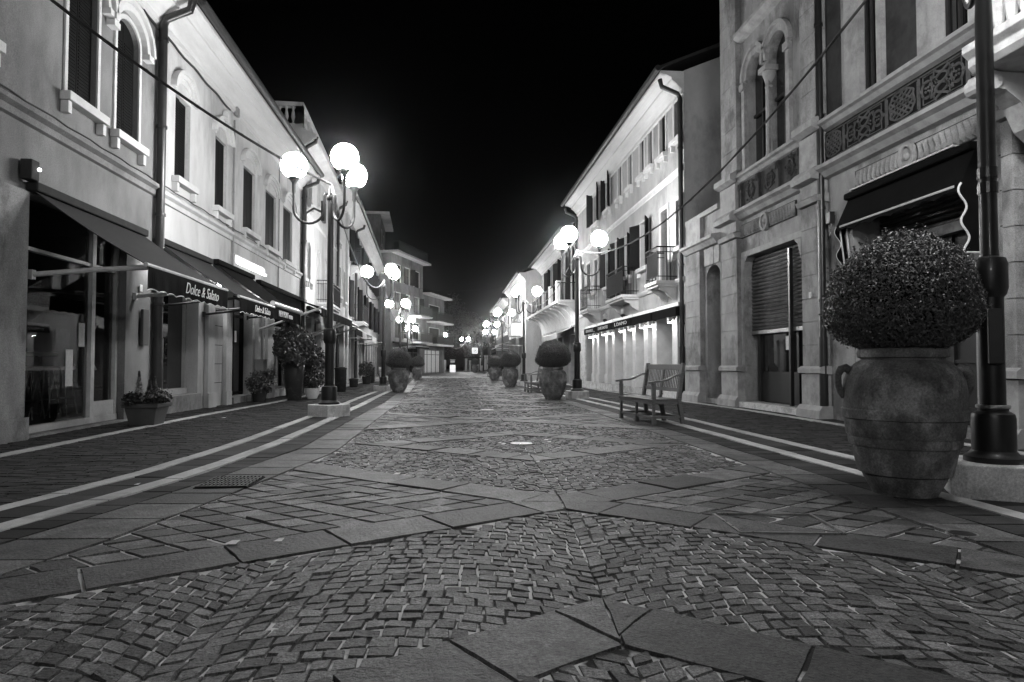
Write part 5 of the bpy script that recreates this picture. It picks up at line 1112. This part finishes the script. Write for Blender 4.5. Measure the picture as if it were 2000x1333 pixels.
def potplant(name, label, x, y, prof, pm, crown, n, fl_=30, lf=(.1, .06), cat='potted plant'):
    x, y = T(x, y); z = gz(y); o = thing(name, label, cat, (x, y, z)); mb = MB(); mb.lathe(prof, (x, y, z), 24); mb.build('pot', M[pm], o, smooth=True)
    mb = MB(); mb.tube([(x, y, z+prof[-1][1]-.05), (x+.02, y, z+crown[2])], .02, 6); mb.build('stem', M['bark'], o)
    mb = MB(); cx, cy, cz, rx, ry, rz = crown; cloud(mb, (x+cx, y+cy, z+cz), rx, ry, rz, n, *lf)
    for _ in range(7): q = R.random()*6.28; cloud(mb, (x+cx+rx*.75*math.cos(q), y+cy+ry*.75*math.sin(q), z+cz+R.uniform(-.7, .8)*rz), rx*.35, ry*.35, rz*.35, n//8, *lf)
    mb.build('foliage', M['leaf2'], o, recalc=False, tone=True)
    if fl_: mb = MB(); cloud(mb, (x+cx, y+cy, z+cz), rx*1.1, ry*1.1, rz*1.1, fl_, .05, .045); mb.build('flowers', M['flower'], o, recalc=False, tone=True)
    return o
potplant('potted_bush', 'tall black glazed pot with a large leafy bush left of the lamp', -4.25, 18.0, [(.0, 0), (.17, 0), (.2, .1), (.26, .6), (.27, .95), (.24, 1.0), (.2, .98)], 'pot_dark', (0, 0, 1.45, .55, .6, .55), 2600)
potplant('potted_bush', 'low dark bushy plant with pale blossom behind the tall black pot', -4.1, 19.6, [(.0, 0), (.16, 0), (.2, .3), (.18, .3)], 'pot_dark', (0, 0, .95, .5, .6, .6), 2200, 90)
potplant('potted_bush', 'white bowl pot with a dark flowering plant beside the lamp base', -3.95, 18.9, [(.0, 0), (.13, 0), (.19, .14), (.21, .3), (.18, .3)], 'pot_white', (0, 0, .58, .4, .4, .3), 1200, 50, (.08, .05))
potplant('potted_bush', 'leafy plant in a low pot close to the shop wall', -4.9, 17.0, [(.0, 0), (.15, 0), (.2, .3), (.18, .3)], 'pot_dark', (0, 0, .5, .35, .4, .32), 900, 30, (.08, .05))
potplant('potted_bush', 'climbing plant against the wall under the black awning', -5.0, 21.0, [(.0, 0), (.2, 0), (.25, .4), (.2, .4)], 'pot_dark', (0, 0, 1.35, .35, .9, .9), 2600, 60)
potplant('potted_bush', 'small dark shrub beside the doors behind the second left lamp', -4.6, 36, [(.0, 0), (.2, 0), (.25, .4), (.2, .4)], 'pot_dark', (0, 0, .8, .4, .5, .4), 500, 10)
def bin_(x, y, h, r, lb, cat='bin'):
    x, y = T(x, y); z = gz(y); o = thing('litter_bin', lb, cat, (x, y, z)); lathe_part('body', [(.0, 0), (r*.9, 0), (r, .05), (r, h-.1)], 'pot_dark', o, (x, y, z), 16); lathe_part('lid', [(r*1.12, h-.1), (r*1.12, h-.04), (r*.6, h), (0, h)], 'iron', o, (x, y, z), 16)
bin_(-4.25, 25.5, .95, .22, 'tall dark litter bin against the wall past the first lamp'); bin_(-4.7, 38.5, .95, .26, 'dark litter bin farther along the left wall'); bin_(-4.55, 31.0, .42, .2, 'small low dark bucket by the downpipe', 'bucket')
o = thing('street_cabinet', 'pale meter cabinet standing at the foot of the left piers', 'cabinet', (-5.2, 15.6, 0)); mb = MB(); x = FL.A(519, .25); mb.fbox(FL, x-.18, x+.18, .0, 1.02, .02, .26); mb.build('housing', M['plaster_mid'], o, bevel=.01); mb = MB(); mb.fbox(FL, x-.2, x+.2, 1.021, 1.06, .01, .28); mb.fbox(FL, x-.13, x+.13, .3, .9, .261, .268); mb.build('door', M['plaster_mid'], o)
# ground details
def disc(name, label, x, y, r, m, cat, z=.014, ring=True):
    x, y = T(x, y); o = thing(name, label, cat, (x, y, gz(y))); mb = MB(); mb.lathe([(r*.96, z), (r*.5, z+.004), (.001, z+.005)], (x, y, gz(y)), 28); mb.build('cover', M[m], o, smooth=True)
    if ring: mb = MB(); mb.lathe([(r*.97, .004), (r*.97, z+.002), (r*1.12, z+.001), (r*1.14, .0)], (x, y, gz(y)), 28); mb.build('rim', M['steel'], o, smooth=True)
disc('ground_light', 'white round ground light in the middle of the paving diamond', .82, 7.85, .115, 'piping', 'ground light'); disc('ground_light', 'white round ground light farther up the street', .72, 13.6, .12, 'piping', 'ground light')  # white colour on the discs stands in for bright light off them
disc('drain_cover', 'small dark round drain cover in the setts at the right edge', 2.83, 3.72, .07, 'iron', 'drain cover', .008)
o = thing('drain_grate', 'rectangular iron drain grate in the left slabs', 'drain grate', (-1.75, 5.5, 0)); mb = MB(); gy = .16
for k in range(13): x = -1.93+.03*k; mb.box(x, x+.012, 5.1+gy, 5.56+gy, .008, .018)
for k in range(6): y = 5.1+.09*k+gy; mb.box(-1.93, -1.55, y, y+.014, .009, .019)
mb.build('bars', M['iron'], o); mb = MB(); mb.box(-1.94, -1.54, 5.09+gy, 5.57+gy, .002, .010); mb.build('pit', M['dark'], o)  # pit is a near-black sheet for the shade under the bars
o = thing('access_cover', 'paved access cover with a thin metal frame in the setts on the right', 'access cover', (2.0, 3.9, 0)); mb = MB()
def G_(px, py): r = ray(px, py); k = -CAM.z/r.z; return (r.x*k, r.y*k)
def gl(p, q, w=.008):
    (x0, y0), (x1, y1) = G_(*p), G_(*q); l = math.hypot(x1-x0, y1-y0); nx, ny = -(y1-y0)/l*w, (x1-x0)/l*w; mb.box8([(x0+nx, y0+ny, .0), (x1+nx, y1+ny, .0), (x1-nx, y1-ny, .0), (x0-nx, y0-ny, .0), (x0+nx, y0+ny, .013), (x1+nx, y1+ny, .013), (x1-nx, y1-ny, .013), (x0-nx, y0-ny, .013)])
gl((1393, 1006), (1446, 1043)); gl((1446, 1043), (1653, 1046)); gl((1582, 1008), (1653, 1046)); gl((1393, 1006), (1582, 1008), .004); mb.build('frame', M['steel'], o)
rs = random.Random(3); ml = MB(); ml2 = MB()
for k, (px, py) in enumerate(((975, 868), (983, 870), (1072, 866), (1066, 862), (775, 929), (268, 950), (1050, 905), (453, 1066), (545, 1061), (262, 817), (437, 818))):
    x, y = G_(px, py); s_ = .02+.02*rs.random()
    o = thing('litter', '', 'litter', (x, y, .012), 'scraps of litter on the paving')
    m_ = MB(); m_.poly([(x-s_, y-s_*.6, .014), (x+s_*.8, y-s_, .016), (x+s_, y+s_*.5, .024), (x-s_*.3, y+s_, .018)]); m_.build('scrap', M['paper'], o, recalc=False)
    o['label'] = ('pale scrap just left of the round ground light', 'pale scrap beside the other one left of the ground light', 'bent white scrap right of the ground light', 'tiny scrap nearest right of the ground light', 'flat pale scrap on the left cobbles below the slabs', 'small scrap lying on the outer white line', 'pale scrap at the tip of the inner diamond', 'small pale stone on the left slab corner', 'pale speck beside the slab edge left of centre', 'tiny scrap on the left pavement near the planter', 'small scrap on the left pavement by the door')[k]
# ================================================================ CABLES
def cable(label, p, q, sag, r=.014, m='cable', clips=False):
    p, q = Vector(p), Vector(q); o = thing('cable', label, 'cable', tuple(p), 'cables strung along the street'); pts = []
    for i in range(41): u = i/40; v = p.lerp(q, u); v.z -= 4*sag*u*(1-u); pts.append(v)
    mb = MB(); mb.tube(pts, r, 6); mb.tube([v+Vector((.014*math.cos(i*1.9), 0, .014*math.sin(i*1.9))) for i, v in enumerate(pts)], r*.6, 5); mb.build('wire', M[m], o, smooth=True)
TOP = lambda i: (LAMPS[i][0], LAMPS[i][1], 4.2)
cable('dark festoon cable from the left house to the first left lamp', (-5.3, 6.5, 5.62), TOP(1), .26, .02)
cable('cable slanting from above the urn to the lamp behind the bench', (LAMPS[0][0], LAMPS[0][1], 4.8), TOP(2), 1.04, .014, 'cable_mid')
cable('cable between the first and second left lamps', TOP(1), TOP(3), .9, .014, 'cable_lt'); cable('cable between the second and third right lamps', TOP(2), TOP(4), .9, .014, 'cable_lt')
cable('cable between the third and fourth right lamps', TOP(4), TOP(6), .9, .014, 'cable_lt'); cable('cable between the second and third left lamps', TOP(3), TOP(5), .9, .014, 'cable_lt')
cable('cable between the third and fourth left lamps', TOP(5), TOP(7), .9, .014, 'cable_lt'); cable('cable between the two farthest lamps', TOP(11), TOP(12), 1.2, .02, 'cable_lt')
cable('thin cable crossing the far end of the street high up', (-3.5, 72, 9.0), (6, 74, 9.6), .4, .02)
def wallwire(label, pts, r=.016):
    o = thing('cable', label, 'cable', tuple(pts[0]), 'cables strung along the street'); mb = MB(); mb.tube(pts, r, 6); mb.build('wire', M['cable'], o)
wallwire('bundled wires running under the eave of the bright house', [FL.P(a, 7.02+.02*math.sin(a*5)-.03*(a-12)*.0, .05) for a in [11.8+.25*i for i in range(19)]], .022)
wallwire('wires running along the belt course of the left houses', [FL.P(a, 4.22+.012*math.sin(a*7), .06) for a in [7.5+.3*i for i in range(50)]], .012)
# ================================================================ FAR END: sign, stand, trees
def G2(px, Y): return 882-0 and (px-882)*Y/1300
o = thing('shop_sign', 'white square sign with a slanted mark on a post at the far end', 'sign', (G2(927, 90), 90, gz(90))); x = G2(927, 90)
mb = MB(); mb.tube([(x, 90, gz(90)), (x, 90, 2.3)], .04, 8); mb.build('post', M['iron'], o); mb = MB(); mb.box(x-.38, x+.38, 89.95, 90.05, 2.25, 3.05); pn = mb.build('panel', emis('sign face', .7), o)
mb = MB(); mb.box8([(x-.2, 89.94, 2.4), (x-.12, 89.94, 2.4), (x-.12, 89.949, 2.4), (x-.2, 89.949, 2.4), (x+.14, 89.94, 2.78), (x+.22, 89.94, 2.78), (x+.22, 89.949, 2.78), (x+.14, 89.949, 2.78)]); mb.box(x-.2, x+.08, 89.94, 89.949, 2.66, 2.71); mb.box(x-.1, x+.2, 89.94, 89.949, 2.86, 2.9); mb.build('mark', M['fabric'], pn)
x = G2(884, 92); z = gz(92); o = thing('kiosk_stand', 'small white display stand in the middle of the far street', 'display stand', (x, 92, z))
mb = MB(); mb.box(x-.38, x+.38, 91.8, 92.2, z, z+1.0); mb.build('base', emis('glowing stand', .75), o, bevel=.02); mb = MB(); mb.box(x-.05, x+.05, 91.95, 92.05, z+1.0, z+1.3); mb.build('post', M['iron'], o); mb = MB(); mb.box(x-.3, x+.3, 91.9, 92.1, z+1.3, z+1.6); mb.box(x-.38, x+.38, 91.85, 92.15, z+1.66, z+1.74); mb.build('board', M['alu'], o)  # base given a glow of its own
x = G2(868, 88); z = gz(88); o = thing('pillar', 'grey cylindrical pillar beside the far lamp', 'pillar', (x, 88, z)); lathe_part('shaft', [(.0, 0), (.24, 0), (.24, 1.6), (.2, 1.66), (0, 1.68)], 'plaster_mid', o, (x, 88, z), 16)
x0, y0 = 1.5, 100
o = thing('market_stall', 'pale draped stall beside the far urn', 'stall', (3.0, 96, gz(96))); mb = MB(); z = gz(96)
for k in range(5): mb.box(1.9+.55*k, 2.25+.55*k, 95.8+.1*(k % 2), 96.1, z+.05, z+1.9-.25*k); 
mb.build('drapes', M['fabric_lt'], o, bevel=.05); mb = MB(); mb.box(1.7, 4.6, 95.6, 97, z+2.0, z+2.15); mb.build('roof', M['fabric'], o)
far = Bld('far_building', 'low dark shop building closing the right end of the street', Fac(8.6, 106, 90, -1), -5.0, 9.0, 4.2, 5, 'plaster_dark')
for q in (-4.2, -1, 2.5, 5): far.shopdoor(q, q+2.2, -.2, 2.3, .3, 'lit_dim', 'pipe', 2)
far.wallmesh(); far.roof(.6, .2)
def tree(label, x, y, h, r, n=2600):
    z = gz(y); o = thing('tree', label, 'tree', (x, y, z), 'dark trees at the end of the street'); mb = MB()
    mb.tube([(x, y, z), (x+.1, y, z+h*.25), (x-.1, y+.1, z+h*.5)], .32, 10, .18)
    for k in range(6): q = k*1.05+R.random(); e = (x+r*.6*math.cos(q), y+r*.6*math.sin(q), z+h*R.uniform(.55, .85)); mb.tube([(x, y, z+h*.4), ((x+e[0])/2, (y+e[1])/2, z+h*.55), e], .12, 6, .03)
    mb.build('trunk', M['bark'], o, smooth=True); mb = MB()
    for k in range(26):
        q = R.random()*6.28; rr = r*R.random()**.5*.85; c = (x+rr*math.cos(q), y+rr*math.sin(q), z+h*R.uniform(.36, .95)-.12*h*(rr/r)); s_ = r*R.uniform(.22, .38); cloud(mb, c, s_, s_, s_*.8, n//26, .34, .2)
    mb.build('crown', M['leaf'], o, recalc=False, tone=True)
tree('tall dark tree left of centre at the end of the street', -1.5, 108, 13, 4.6); tree('dark tree in the centre of the street end', 2.2, 118, 11.5, 4.4); tree('dark tree at the right of the street end', 6.5, 112, 10.5, 4.0); tree('farther dark tree behind the low apartments', -6.5, 116, 12, 4.5)
tree('dark tree behind the draped stall', 4.6, 101, 7.5, 2.6, 1600)
# ================================================================ LIGHT, SKY, CAMERA
w = bpy.data.worlds.new('World'); bpy.context.scene.world = w; w.use_nodes = True; t = w.node_tree; bg = t.nodes['Background']
sk = t.nodes.new('ShaderNodeTexSky'); sk.sky_type = 'NISHITA'; sk.sun_disc = False; sk.sun_elevation = rad(-4); sk.sun_rotation = rad(200)
bw = t.nodes.new('ShaderNodeRGBToBW'); t.links.new(sk.outputs[0], bw.inputs[0]); t.links.new(bw.outputs[0], bg.inputs[0]); bg.inputs[1].default_value = .004
cd = bpy.data.cameras.new('camera'); cam = bpy.data.objects.new('camera', cd); C.objects.link(cam); cam.location = CAM
cam.rotation_euler = (math.pi/2+PIT, 0, -YAW); cd.sensor_width = 36; cd.lens = 36*F/2000; cd.clip_end = 600; cd.clip_start = .05; cd.shift_y = 0
sc = bpy.context.scene; sc.camera = cam; vs = sc.view_settings; sc.display_settings.display_device = 'sRGB'; vs.view_transform = 'Standard'; vs.look = 'None'; vs.gamma = 1; vs.exposure = 0
cy = sc.cycles; cy.use_denoising = True; cy.max_bounces = 5; cy.diffuse_bounces = 2; cy.glossy_bounces = 3; cy.transparent_max_bounces = 8; cy.sample_clamp_indirect = 6; cy.use_light_tree = True; cy.volume_bounces = 0; cy.caustics_reflective = False; cy.caustics_refractive = False


# added to imitate lens bloom at the globes: closed box of forward-scattering haze
mb = MB(); mb.box(-64, 64, -34, 156, -1.6, 18.5); hz = mb.build('bloom_haze', bpy.data.materials.new('bloom_haze')); tag(hz, kind='stuff'); m = hz.data.materials[0]; m.use_nodes = True; t = m.node_tree; t.nodes.clear()
o_ = t.nodes.new('ShaderNodeOutputMaterial'); v_ = t.nodes.new('ShaderNodeVolumePrincipled'); v_.inputs['Color'].default_value = (.95, .95, .95, 1); v_.inputs['Density'].default_value = .0006; v_.inputs['Anisotropy'].default_value = .978; t.links.new(v_.outputs[0], o_.inputs['Volume'])
